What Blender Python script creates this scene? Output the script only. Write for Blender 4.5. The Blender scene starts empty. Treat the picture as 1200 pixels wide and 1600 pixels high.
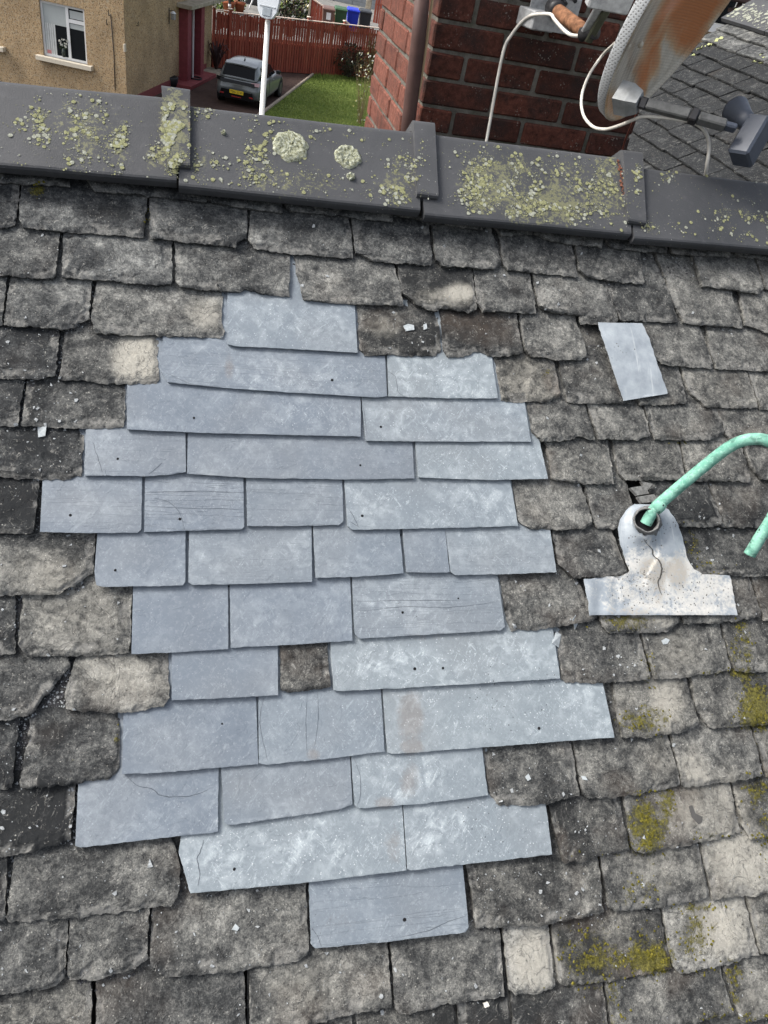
import bpy, bmesh, math, random
from mathutils import Vector, Matrix, noise

# ------------------------------------------------------------------ camera
scene = bpy.context.scene
W0, H0, FPX = 1200.0, 1600.0, 1202.0          # size of the photograph and its focal length in pixels
CAM_Z = 7.0                                   # height of the lens above the street
nv = Vector((275 - 600, 2300 - 800, FPX)).normalized()      # straight down, in lens axes
rv = Vector((5500 - 600, 900 - 800, FPX))                   # along the ridge
rv = (rv - nv * rv.dot(nv)).normalized()
wv = (-nv).cross(rv)                                        # level, away over the ridge
ROT = Matrix((rv, wv, -nv))                                 # lens axes -> world
CAM = Vector((0, 0, CAM_Z))
cd = bpy.data.cameras.new('camera'); cam = bpy.data.objects.new('camera', cd)
scene.collection.objects.link(cam)
cam.matrix_world = Matrix.Translation(CAM) @ (ROT @ Matrix(((1, 0, 0), (0, -1, 0), (0, 0, -1)))).to_4x4()
cd.sensor_fit = 'VERTICAL'; cd.sensor_height = 36.0; cd.lens = FPX / H0 * 36.0
cd.clip_start = 0.02; cd.clip_end = 900
scene.camera = cam

# ------------------------------------------------------------------ light
SUN_EL, SUN_AZ = math.radians(47), math.radians(-78)       # azimuth from +Y towards +X
world = bpy.data.worlds.new('World'); scene.world = world; world.use_nodes = True
wn = world.node_tree.nodes; wl = world.node_tree.links; wn.clear()
sky = wn.new('ShaderNodeTexSky'); sky.sky_type = 'NISHITA'; sky.sun_disc = False
sky.sun_elevation = SUN_EL; sky.sun_rotation = SUN_AZ
sky.air_density = 1.0; sky.dust_density = 6.0; sky.ozone_density = 1.0
hs = wn.new('ShaderNodeHueSaturation'); hs.inputs['Saturation'].default_value = 0.5
bg = wn.new('ShaderNodeBackground'); bg.inputs['Strength'].default_value = 0.13
wo = wn.new('ShaderNodeOutputWorld')
wl.new(sky.outputs[0], hs.inputs['Color']); wl.new(hs.outputs[0], bg.inputs['Color']); wl.new(bg.outputs[0], wo.inputs['Surface'])
sd = bpy.data.lights.new('sun', 'SUN'); sd.energy = 1.5; sd.angle = math.radians(18); sd.color = (1.0, 0.98, 0.95)
sun = bpy.data.objects.new('sun', sd); scene.collection.objects.link(sun)
sdir = Vector((math.sin(SUN_AZ) * math.cos(SUN_EL), math.cos(SUN_AZ) * math.cos(SUN_EL), math.sin(SUN_EL)))
sun.rotation_euler = sdir.to_track_quat('Z', 'Y').to_euler(); sun.location = (-20, 20, 40)
scene.view_settings.view_transform = 'Standard'; scene.view_settings.look = 'None'
scene.view_settings.gamma = 1.0; scene.view_settings.use_curve_mapping = False
scene.view_settings.exposure = 1.12

# ------------------------------------------------------------------ helpers
col = scene.collection
rnd = random.Random(7)

def ray(px, py):
    return ROT @ Vector((px - W0 / 2, py - H0 / 2, FPX))
def on_x(px, py, x):
    g = ray(px, py); return CAM + g * (x / g.x)
def on_y(px, py, y):
    g = ray(px, py); return CAM + g * (y / g.y)
def on_z(px, py, z=0.0):
    g = ray(px, py); return CAM + g * ((z - CAM_Z) / g.z)
def to_px(P):
    q = ROT.transposed() @ (Vector(P) - CAM); return (W0 / 2 + FPX * q.x / q.z, H0 / 2 + FPX * q.y / q.z)

PITCH = math.radians(36)
RN = Vector((0, -math.sin(PITCH), math.cos(PITCH))); RV = Vector((0, math.cos(PITCH), math.sin(PITCH))); RU = Vector((1, 0, 0))
g0 = ray(600, 800) / FPX
R0 = CAM + g0 * 1.45                                        # a point of the roof surface
ROOF_M = Matrix.Translation(R0) @ Matrix((RU, RV, RN)).transposed().to_4x4()
ROOF_I = ROOF_M.inverted()
def roof(px, py, h=0.0):
    """the place on the roof (u along the ridge, v up the slope, h off the slope) seen at a pixel of the photograph"""
    g = ray(px, py); d = (R0 - CAM).dot(RN) + h
    return ROOF_I @ (CAM + g * (d / g.dot(RN)))

def link(name, me, parent=None, m=None, smooth=False):
    if m is not None:
        for q in (m if isinstance(m, (list, tuple)) else [m]): me.materials.append(q)
    o = bpy.data.objects.new(name, me); col.objects.link(o)
    if parent is not None: o.parent = parent
    if smooth:
        for p in me.polygons: p.use_smooth = True
    return o
def mesh(name, verts, faces, parent=None, m=None, smooth=False, mi=None):
    me = bpy.data.meshes.new(name); me.from_pydata([tuple(v) for v in verts], [], faces); me.update()
    if mi:
        for p, k in zip(me.polygons, mi): p.material_index = k
    return link(name, me, parent, m, smooth)
def bm_obj(name, bm, parent=None, m=None, smooth=False, loc=None):
    me = bpy.data.meshes.new(name); bm.normal_update(); bm.to_mesh(me); bm.free()
    o = link(name, me, parent, m, smooth)
    if loc is not None: o.location = loc
    return o
def thing(name, label, cat, mat=None, loc=None, group=None):
    o = bpy.data.objects.new(name, None); col.objects.link(o); o.empty_display_size = 0.1
    if mat is not None: o.matrix_world = mat
    if loc is not None: o.location = loc
    tag(o, label, cat, group); return o
def tag(o, label=None, cat=None, group=None, kind=None):
    if label: o['label'] = label
    if cat: o['category'] = cat
    if group: o['group'] = group
    if kind: o['kind'] = kind
    return o
def add_box(bm, c, s, rot=None, bevel=0.0, seg=1):
    r = bmesh.ops.create_cube(bm, size=1.0)
    vs = r['verts']
    bmesh.ops.scale(bm, vec=Vector(s), verts=vs)
    if bevel:
        es = list({e for v in vs for e in v.link_edges})
        r = bmesh.ops.bevel(bm, geom=es, offset=bevel, segments=seg, affect='EDGES', profile=0.5)
        vs = list({v for f in r['faces'] for v in f.verts} | {v for v in vs if v.is_valid})
    mt = Matrix.Translation(Vector(c)) @ (rot.to_4x4() if rot is not None else Matrix.Identity(4))
    bmesh.ops.transform(bm, matrix=mt, verts=vs)
    return vs
def box(name, c, s, parent=None, m=None, bevel=0.0, rot=None, seg=1):
    bm = bmesh.new(); add_box(bm, c, s, rot, bevel, seg); return bm_obj(name, bm, parent, m)
def catmull(pts, n=8):
    pts = [Vector(p) for p in pts]; out = []
    for i in range(len(pts) - 1):
        p0 = pts[max(i - 1, 0)]; p1 = pts[i]; p2 = pts[i + 1]; p3 = pts[min(i + 2, len(pts) - 1)]
        for k in range(n):
            t = k / n
            out.append(0.5 * (2 * p1 + (p2 - p0) * t + (2 * p0 - 5 * p1 + 4 * p2 - p3) * t * t + (3 * p1 - p0 - 3 * p2 + p3) * t ** 3))
    out.append(pts[-1]); return out
def tube_geo(path, r, sides=10, cap=True):
    """verts and faces of a tube along a path; r is a number or one per point"""
    P = [Vector(p) for p in path]; n = len(P); vs = []; fs = []
    t0 = (P[1] - P[0]).normalized(); up = Vector((0, 0, 1)) if abs(t0.z) < 0.9 else Vector((1, 0, 0))
    a = t0.cross(up).normalized()
    for i in range(n):
        t = (P[min(i + 1, n - 1)] - P[max(i - 1, 0)]).normalized()
        a = (a - t * a.dot(t)).normalized(); b = t.cross(a)
        rr = r[i] if isinstance(r, (list, tuple)) else r
        for k in range(sides):
            w = 2 * math.pi * k / sides
            vs.append(P[i] + a * (rr * math.cos(w)) + b * (rr * math.sin(w)))
    for i in range(n - 1):
        for k in range(sides):
            k2 = (k + 1) % sides
            fs.append((i * sides + k, i * sides + k2, (i + 1) * sides + k2, (i + 1) * sides + k))
    if cap:
        fs.append(tuple(range(sides - 1, -1, -1))); fs.append(tuple((n - 1) * sides + k for k in range(sides)))
    return vs, fs
def tube(name, path, r, parent=None, m=None, sides=10):
    v, f = tube_geo(path, r, sides); return mesh(name, v, f, parent, m, True)
def join_geo(list_of):
    V = []; F = []
    for v, f in list_of:
        k = len(V); V += list(v); F += [tuple(i + k for i in q) for q in f]
    return V, F
def fbm(p, oct=3):
    s = 0; a = 1
    for i in range(oct):
        s += a * noise.noise(p); p = p * 2.03 + Vector((3.1, 1.7, 5.3)); a *= 0.5
    return s

# ------------------------------------------------------------------ materials
class NT:
    """small helper that writes a node material"""
    def __init__(s, name, rough=0.85, spec=0.3, metal=0.0):
        s.m = bpy.data.materials.new(name); s.m.use_nodes = True
        s.t = s.m.node_tree; s.b = s.t.nodes['Principled BSDF']
        s.b.inputs['Roughness'].default_value = rough; s.b.inputs['Metallic'].default_value = metal
        s.b.inputs['Specular IOR Level'].default_value = spec
    def n(s, kind, **kw):
        q = s.t.nodes.new(kind)
        for k, v in kw.items(): setattr(q, k, v)
        return q
    def set(s, sock, v):
        if hasattr(v, 'links'): s.t.links.new(v, sock)
        elif v is not None: sock.default_value = v
    def coord(s, rand=40.0, scale=(1, 1, 1)):
        tc = s.n('ShaderNodeTexCoord'); oi = s.n('ShaderNodeObjectInfo')
        mu = s.n('ShaderNodeVectorMath', operation='SCALE'); cb = s.n('ShaderNodeCombineXYZ')
        for k in range(3): s.t.links.new(oi.outputs['Random'], cb.inputs[k])
        s.t.links.new(cb.outputs[0], mu.inputs[0]); mu.inputs['Scale'].default_value = rand
        sc = s.n('ShaderNodeVectorMath', operation='MULTIPLY'); s.t.links.new(tc.outputs['Object'], sc.inputs[0]); sc.inputs[1].default_value = scale
        ad = s.n('ShaderNodeVectorMath', operation='ADD'); s.t.links.new(sc.outputs[0], ad.inputs[0]); s.t.links.new(mu.outputs[0], ad.inputs[1])
        s.oi = oi; s.tc = tc
        return ad.outputs[0]
    def noise(s, vec, scale, detail=4, rough=0.6, dist=0.0):
        q = s.n('ShaderNodeTexNoise'); s.t.links.new(vec, q.inputs['Vector'])
        q.inputs['Scale'].default_value = scale; q.inputs['Detail'].default_value = detail
        q.inputs['Roughness'].default_value = rough; q.inputs['Distortion'].default_value = dist
        return q.outputs['Fac']
    def voro(s, vec, scale, feature='F1', out='Distance', rand=1.0):
        q = s.n('ShaderNodeTexVoronoi', feature=feature); s.t.links.new(vec, q.inputs['Vector'])
        q.inputs['Scale'].default_value = scale; q.inputs['Randomness'].default_value = rand
        return q.outputs[out]
    def math(s, op, a, b=None, c=None, clamp=False):
        q = s.n('ShaderNodeMath', operation=op, use_clamp=clamp)
        for i, v in enumerate((a, b, c)):
            if v is not None: s.set(q.inputs[i], v)
        return q.outputs[0]
    def map(s, v, a, b, c=0.0, d=1.0, smooth=False):
        q = s.n('ShaderNodeMapRange', clamp=True)
        if smooth: q.interpolation_type = 'SMOOTHSTEP'
        s.set(q.inputs['Value'], v)
        for nme, x in zip(('From Min', 'From Max', 'To Min', 'To Max'), (a, b, c, d)): s.set(q.inputs[nme], x)
        return q.outputs[0]
    def mix(s, f, a, b, mode='MIX'):
        q = s.n('ShaderNodeMix', data_type='RGBA', blend_type=mode)
        s.set(q.inputs[0], f)
        for sock, v in ((q.inputs[6], a), (q.inputs[7], b)):
            if isinstance(v, (tuple, list)): v = (*v, 1.0) if len(v) == 3 else v
            s.set(sock, v)
        return q.outputs[2]
    def ramp(s, f, stops):
        q = s.n('ShaderNodeValToRGB'); e = q.color_ramp.elements
        while len(e) < len(stops): e.new(0.5)
        for el, (p, c) in zip(e, stops): el.position = p; el.color = (*c, 1.0)
        s.set(q.inputs[0], f); return q.outputs[0]
    def attr(s, name):
        q = s.n('ShaderNodeAttribute', attribute_name=name); return q
    def base(s, c):
        if isinstance(c, (tuple, list)): c = (*c, 1.0)
        s.set(s.b.inputs['Base Color'], c)
    def bump(s, h, dist=0.002, strength=1.0):
        q = s.n('ShaderNodeBump'); q.inputs['Distance'].default_value = dist; q.inputs['Strength'].default_value = strength
        s.set(q.inputs['Height'], h); s.t.links.new(q.outputs[0], s.b.inputs['Normal'])
    def rough(s, v): s.set(s.b.inputs['Roughness'], v)

def plain(name, c, rough=0.6, spec=0.4, metal=0.0, var=0.12, scale=30.0, bump=0.0):
    """one paint or plastic with slight unevenness"""
    k = NT(name, rough, spec, metal); v = k.coord()
    n1 = k.noise(v, scale, 4)
    f = k.map(n1, 0.3, 0.7, 1 - var, 1 + var)
    mul = k.n('ShaderNodeVectorMath', operation='SCALE'); mul.inputs[0].default_value = c; k.t.links.new(f, mul.inputs['Scale'])
    k.t.links.new(mul.outputs[0], k.b.inputs['Base Color'])
    k.rough(k.map(k.noise(v, scale * 2.3, 3), 0.3, 0.7, max(0.02, rough - 0.08), min(1, rough + 0.08)))
    if bump: k.bump(n1, bump, 0.6)
    return k.m

def mat_old_slate(name='old_slate', flakes=True):
    k = NT(name, 0.9, 0.18); v = k.coord()
    a = k.attr('stain'); sep = k.n('ShaderNodeSeparateColor'); k.t.links.new(a.outputs['Color'], sep.inputs[0])
    moss, cream, soot = sep.outputs
    oc = k.n('ShaderNodeSeparateColor'); k.t.links.new(k.oi.outputs['Color'], oc.inputs[0])
    tone, warm, mosso = oc.outputs
    big = k.noise(v, 13, 5, 0.62, 0.4); mid = k.noise(v, 52, 6, 0.68, 0.3); fine = k.noise(v, 170, 4, 0.75)
    grit = k.noise(v, 430, 3, 0.7)
    s1 = k.math('MULTIPLY', k.math('SUBTRACT', big, 0.5), 1.35)
    s2 = k.math('MULTIPLY', k.math('SUBTRACT', mid, 0.5), 1.05)
    s3 = k.math('MULTIPLY', k.math('SUBTRACT', fine, 0.5), 1.05)
    s4 = k.math('MULTIPLY', k.math('SUBTRACT', grit, 0.5), 0.85)
    tt = k.math('ADD', k.math('ADD', s1, s2), k.math('ADD', s3, s4))
    t0 = k.math('ADD', k.math('MULTIPLY', tt, 1.12), k.math('SUBTRACT', tone, 0.07))
    t0 = k.math('SUBTRACT', t0, k.math('MULTIPLY', soot, 0.42))
    lite = k.math('MULTIPLY', cream, k.map(k.math('ADD', mid, k.math('MULTIPLY', cream, 0.35)), 0.42, 0.72))
    c = k.ramp(t0, [(0.0, (0.018, 0.019, 0.020)), (0.28, (0.045, 0.046, 0.046)), (0.52, (0.096, 0.096, 0.092)), (0.74, (0.165, 0.163, 0.152)), (1.0, (0.29, 0.285, 0.265))])
    wc = k.mix(warm, (0.965, 1.0, 1.03), (1.02, 1.0, 0.945))
    c = k.mix(1.0, c, wc, 'MULTIPLY')
    c = k.mix(k.math('MULTIPLY', lite, 0.9), c, k.mix(fine, (0.19, 0.18, 0.155), (0.45, 0.435, 0.38)))
    # fresh flaked faces are a shade lighter
    fk_ = k.math('MULTIPLY', a.outputs['Alpha'] if flakes else 0.0, k.map(k.math('ADD', mid, k.math('MULTIPLY', fine, 0.5)), 0.60, 0.86, 0.15, 0.85))
    c = k.mix(fk_, c, k.mix(fine, (0.10, 0.10, 0.096), (0.27, 0.265, 0.245)))
    # rusty or brown veil in places
    br = k.math('MULTIPLY', k.map(k.noise(v, 7, 3, 0.5), 0.56, 0.74), k.math('MULTIPLY', warm, 0.55))
    c = k.mix(br, c, (0.085, 0.062, 0.045))
    # pale crusts and flecks
    fl = k.voro(v, 210); flc = k.voro(v, 210, out='Color'); fs = k.n('ShaderNodeSeparateColor'); k.t.links.new(flc, fs.inputs[0])
    fm = k.math('MULTIPLY', k.map(fl, 0.16, 0.28, 1, 0), k.map(fs.outputs[0], 0.86, 0.90))
    fm = k.math('MULTIPLY', fm, k.map(mid, 0.35, 0.6, 0.15, 1.0))
    c = k.mix(k.math('MULTIPLY', fm, 0.75), c, (0.40, 0.39, 0.35))
    pt = k.math('MULTIPLY', k.map(k.voro(v, 120), 0.10, 0.22, 1, 0), k.map(fs.outputs[1], 0.75, 0.8))
    c = k.mix(k.math('MULTIPLY', pt, 0.7), c, (0.022, 0.021, 0.019))
    cr = k.map(k.noise(v, 34, 7, 0.75, 1.2), 0.66, 0.72)
    c = k.mix(k.math('MULTIPLY', cr, 0.5), c, (0.36, 0.36, 0.335))
    lam = k.noise(v, 17, 5, 0.55, 1.6)
    le = k.math('MAXIMUM', k.map(k.math('ABSOLUTE', k.math('SUBTRACT', lam, 0.585)), 0.0, 0.012, 1, 0), k.map(k.math('ABSOLUTE', k.math('SUBTRACT', lam, 0.425)), 0.0, 0.010, 1, 0))
    c = k.mix(k.math('MULTIPLY', le, k.map(mid, 0.42, 0.6, 0.0, 0.55)), c, (0.33, 0.325, 0.30))
    ld = k.map(k.math('ABSOLUTE', k.math('SUBTRACT', lam, 0.568)), 0.0, 0.010, 1, 0)  # ledge relief painted into the colour: dark line along the foot
    c = k.mix(k.math('MULTIPLY', ld, 0.5), c, (0.03, 0.03, 0.03))
    # moss
    ms = k.math('ADD', k.math('ADD', k.math('MULTIPLY', moss, 0.56), k.math('MULTIPLY', mosso, 0.45)), k.math('ADD', k.math('MULTIPLY', k.math('SUBTRACT', k.noise(v, 48, 6, 0.75), 0.5), 1.7), k.math('MULTIPLY', k.math('SUBTRACT', fine, 0.5), 0.9)))
    mm = k.map(ms, 0.40, 0.66)
    c = k.mix(k.math('MULTIPLY', mm, 0.92), c, k.ramp(fine, [(0.25, (0.034, 0.032, 0.010)), (0.5, (0.100, 0.092, 0.020)), (0.75, (0.21, 0.19, 0.045))]))
    k.base(c)
    hh = k.math('ADD', k.math('MULTIPLY', mid, 0.7), k.math('ADD', k.math('MULTIPLY', fine, 0.42), k.math('MULTIPLY', grit, 0.2)))
    hh = k.math('ADD', hh, k.math('ADD', k.math('MULTIPLY', k.map(lam, 0.415, 0.425), 0.8), k.math('MULTIPLY', k.map(lam, 0.575, 0.585), 0.8)))
    hh = k.math('ADD', hh, k.math('MULTIPLY', mm, k.math('MULTIPLY', grit, 1.4)))
    k.bump(hh, 0.0028, 0.85)
    return k.m

def mat_new_slate():
    k = NT('new_slate', 0.55, 0.32); v = k.coord()
    a = k.attr('stain'); sep = k.n('ShaderNodeSeparateColor'); k.t.links.new(a.outputs['Color'], sep.inputs[0])
    brown, chalk, soot = sep.outputs
    oc = k.n('ShaderNodeSeparateColor'); k.t.links.new(k.oi.outputs['Color'], oc.inputs[0])
    tone, lay, chk = oc.outputs
    big = k.noise(v, 9, 4, 0.55, 0.6); mid = k.noise(v, 45, 5, 0.6, 0.5)
    ra = k.n('ShaderNodeVectorRotate', rotation_type='Z_AXIS'); k.t.links.new(v, ra.inputs['Vector']); ra.inputs['Angle'].default_value = -0.95
    rb = k.n('ShaderNodeVectorRotate', rotation_type='Z_AXIS'); k.t.links.new(v, rb.inputs['Vector']); rb.inputs['Angle'].default_value = 0.9
    mp = k.n('ShaderNodeMapping'); k.t.links.new(ra.outputs[0], mp.inputs['Vector']); mp.inputs['Scale'].default_value = (1, 3.2, 1)
    mp2 = k.n('ShaderNodeMapping'); k.t.links.new(rb.outputs[0], mp2.inputs['Vector']); mp2.inputs['Scale'].default_value = (1, 4.0, 1)
    st = k.noise(mp.outputs[0], 38, 6, 0.75, 1.2); st2 = k.noise(mp2.outputs[0], 46, 6, 0.75, 1.4)
    fine = k.noise(v, 300, 3, 0.7)
    c = k.mix(k.map(big, 0.3, 0.7), (0.122, 0.147, 0.178), (0.156, 0.183, 0.214))
    c = k.mix(k.map(tone, 0.3, 0.8, 0, 0.75), c, (0.215, 0.248, 0.262))
    c = k.mix(k.map(k.noise(v, 5, 2), 0.45, 0.75, 0, 0.45), c, (0.185, 0.196, 0.202))
    # dust rubbed on in smears, and scratches
    ch = k.math('ADD', k.map(tone, 0.25, 0.8, 0.22, 0.62), k.math('MULTIPLY', chalk, 0.6))
    sm = k.math('MULTIPLY', k.map(mid, 0.44, 0.66), k.map(big, 0.40, 0.62))
    sc = k.math('MAXIMUM', k.map(st, 0.56, 0.63), k.map(st2, 0.57, 0.64))
    sc = k.math('MULTIPLY', sc, k.map(k.noise(v, 16, 3), 0.38, 0.54))
    w = k.math('MULTIPLY', k.math('ADD', k.math('MULTIPLY', sm, 0.62), k.math('MULTIPLY', sc, 0.55)), k.math('ADD', ch, 0.12), clamp=True)
    c = k.mix(w, c, (0.41, 0.455, 0.475))
    fk = k.math('MULTIPLY', k.map(k.voro(v, 170), 0.10, 0.22, 1, 0), k.map(k.noise(v, 60, 2), 0.44, 0.56))
    c = k.mix(k.math('MULTIPLY', fk, k.math('MULTIPLY', ch, 0.8), clamp=True), c, (0.56, 0.59, 0.61))
    # bedding lines
    mp3 = k.n('ShaderNodeMapping'); k.t.links.new(v, mp3.inputs['Vector']); mp3.inputs['Scale'].default_value = (3.5, 75, 1); mp3.inputs['Rotation'].default_value = (0, 0, 0.05)
    ln = k.noise(mp3.outputs[0], 1.0, 4, 0.6, 0.3)
    lm = k.math('MULTIPLY', k.map(k.math('ABSOLUTE', k.math('SUBTRACT', ln, 0.5)), 0.0, 0.012, 1, 0), lay)
    c = k.mix(k.math('MULTIPLY', lm, 0.55), c, (0.075, 0.088, 0.105))
    c = k.mix(k.map(fine, 0.50, 0.72, 0, 0.35), c, (0.115, 0.135, 0.16))
    c = k.mix(k.map(k.noise(v, 130, 4, 0.7), 0.52, 0.7, 0, 0.28), c, (0.31, 0.34, 0.365))
    bm_ = k.map(k.math('ADD', brown, k.math('ADD', k.math('MULTIPLY', k.math('SUBTRACT', k.noise(v, 40, 5, 0.7), 0.5), 1.5), k.math('MULTIPLY', k.math('SUBTRACT', fine, 0.5), 0.8))), 0.35, 0.95)
    c = k.mix(k.math('MULTIPLY', bm_, 0.36), c, (0.165, 0.13, 0.105))
    dt = k.math('MULTIPLY', k.map(k.voro(v, 85), 0.07, 0.12, 1, 0), k.map(k.math('ADD', soot, k.math('MULTIPLY', k.noise(v, 30, 2), 0.45)), 0.28, 0.55))
    c = k.mix(k.math('MULTIPLY', dt, 0.9), c, (0.03, 0.03, 0.032))
    k.base(c)
    # riven edge is duller
    hh = k.math('ADD', k.math('MULTIPLY', mid, 0.5), k.math('ADD', k.math('MULTIPLY', fine, 0.12), k.math('MULTIPLY', k.map(ln, 0.49, 0.51), k.math('MULTIPLY', lay, 0.35))))
    fkk = k.noise(v, 18, 4, 0.55, 2.4)
    hh = k.math('ADD', hh, k.math('MULTIPLY', k.map(fkk, 0.60, 0.606), 0.35))
    k.bump(hh, 0.0022, 0.6)
    k.rough(k.map(w, 0, 1, 0.5, 0.75))
    return k.m

M_OLD = mat_old_slate(); M_NEW = mat_new_slate()
M_HOLE = plain('nail_hole_dark', (0.012, 0.012, 0.013), 0.9, 0.1)
# ------------------------------------------------------------------ the slate roof
slate_roof = thing('slate_roof', 'weathered grey slate roof slope with a patch of new blue-grey slates', 'roof', ROOF_M)

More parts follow.
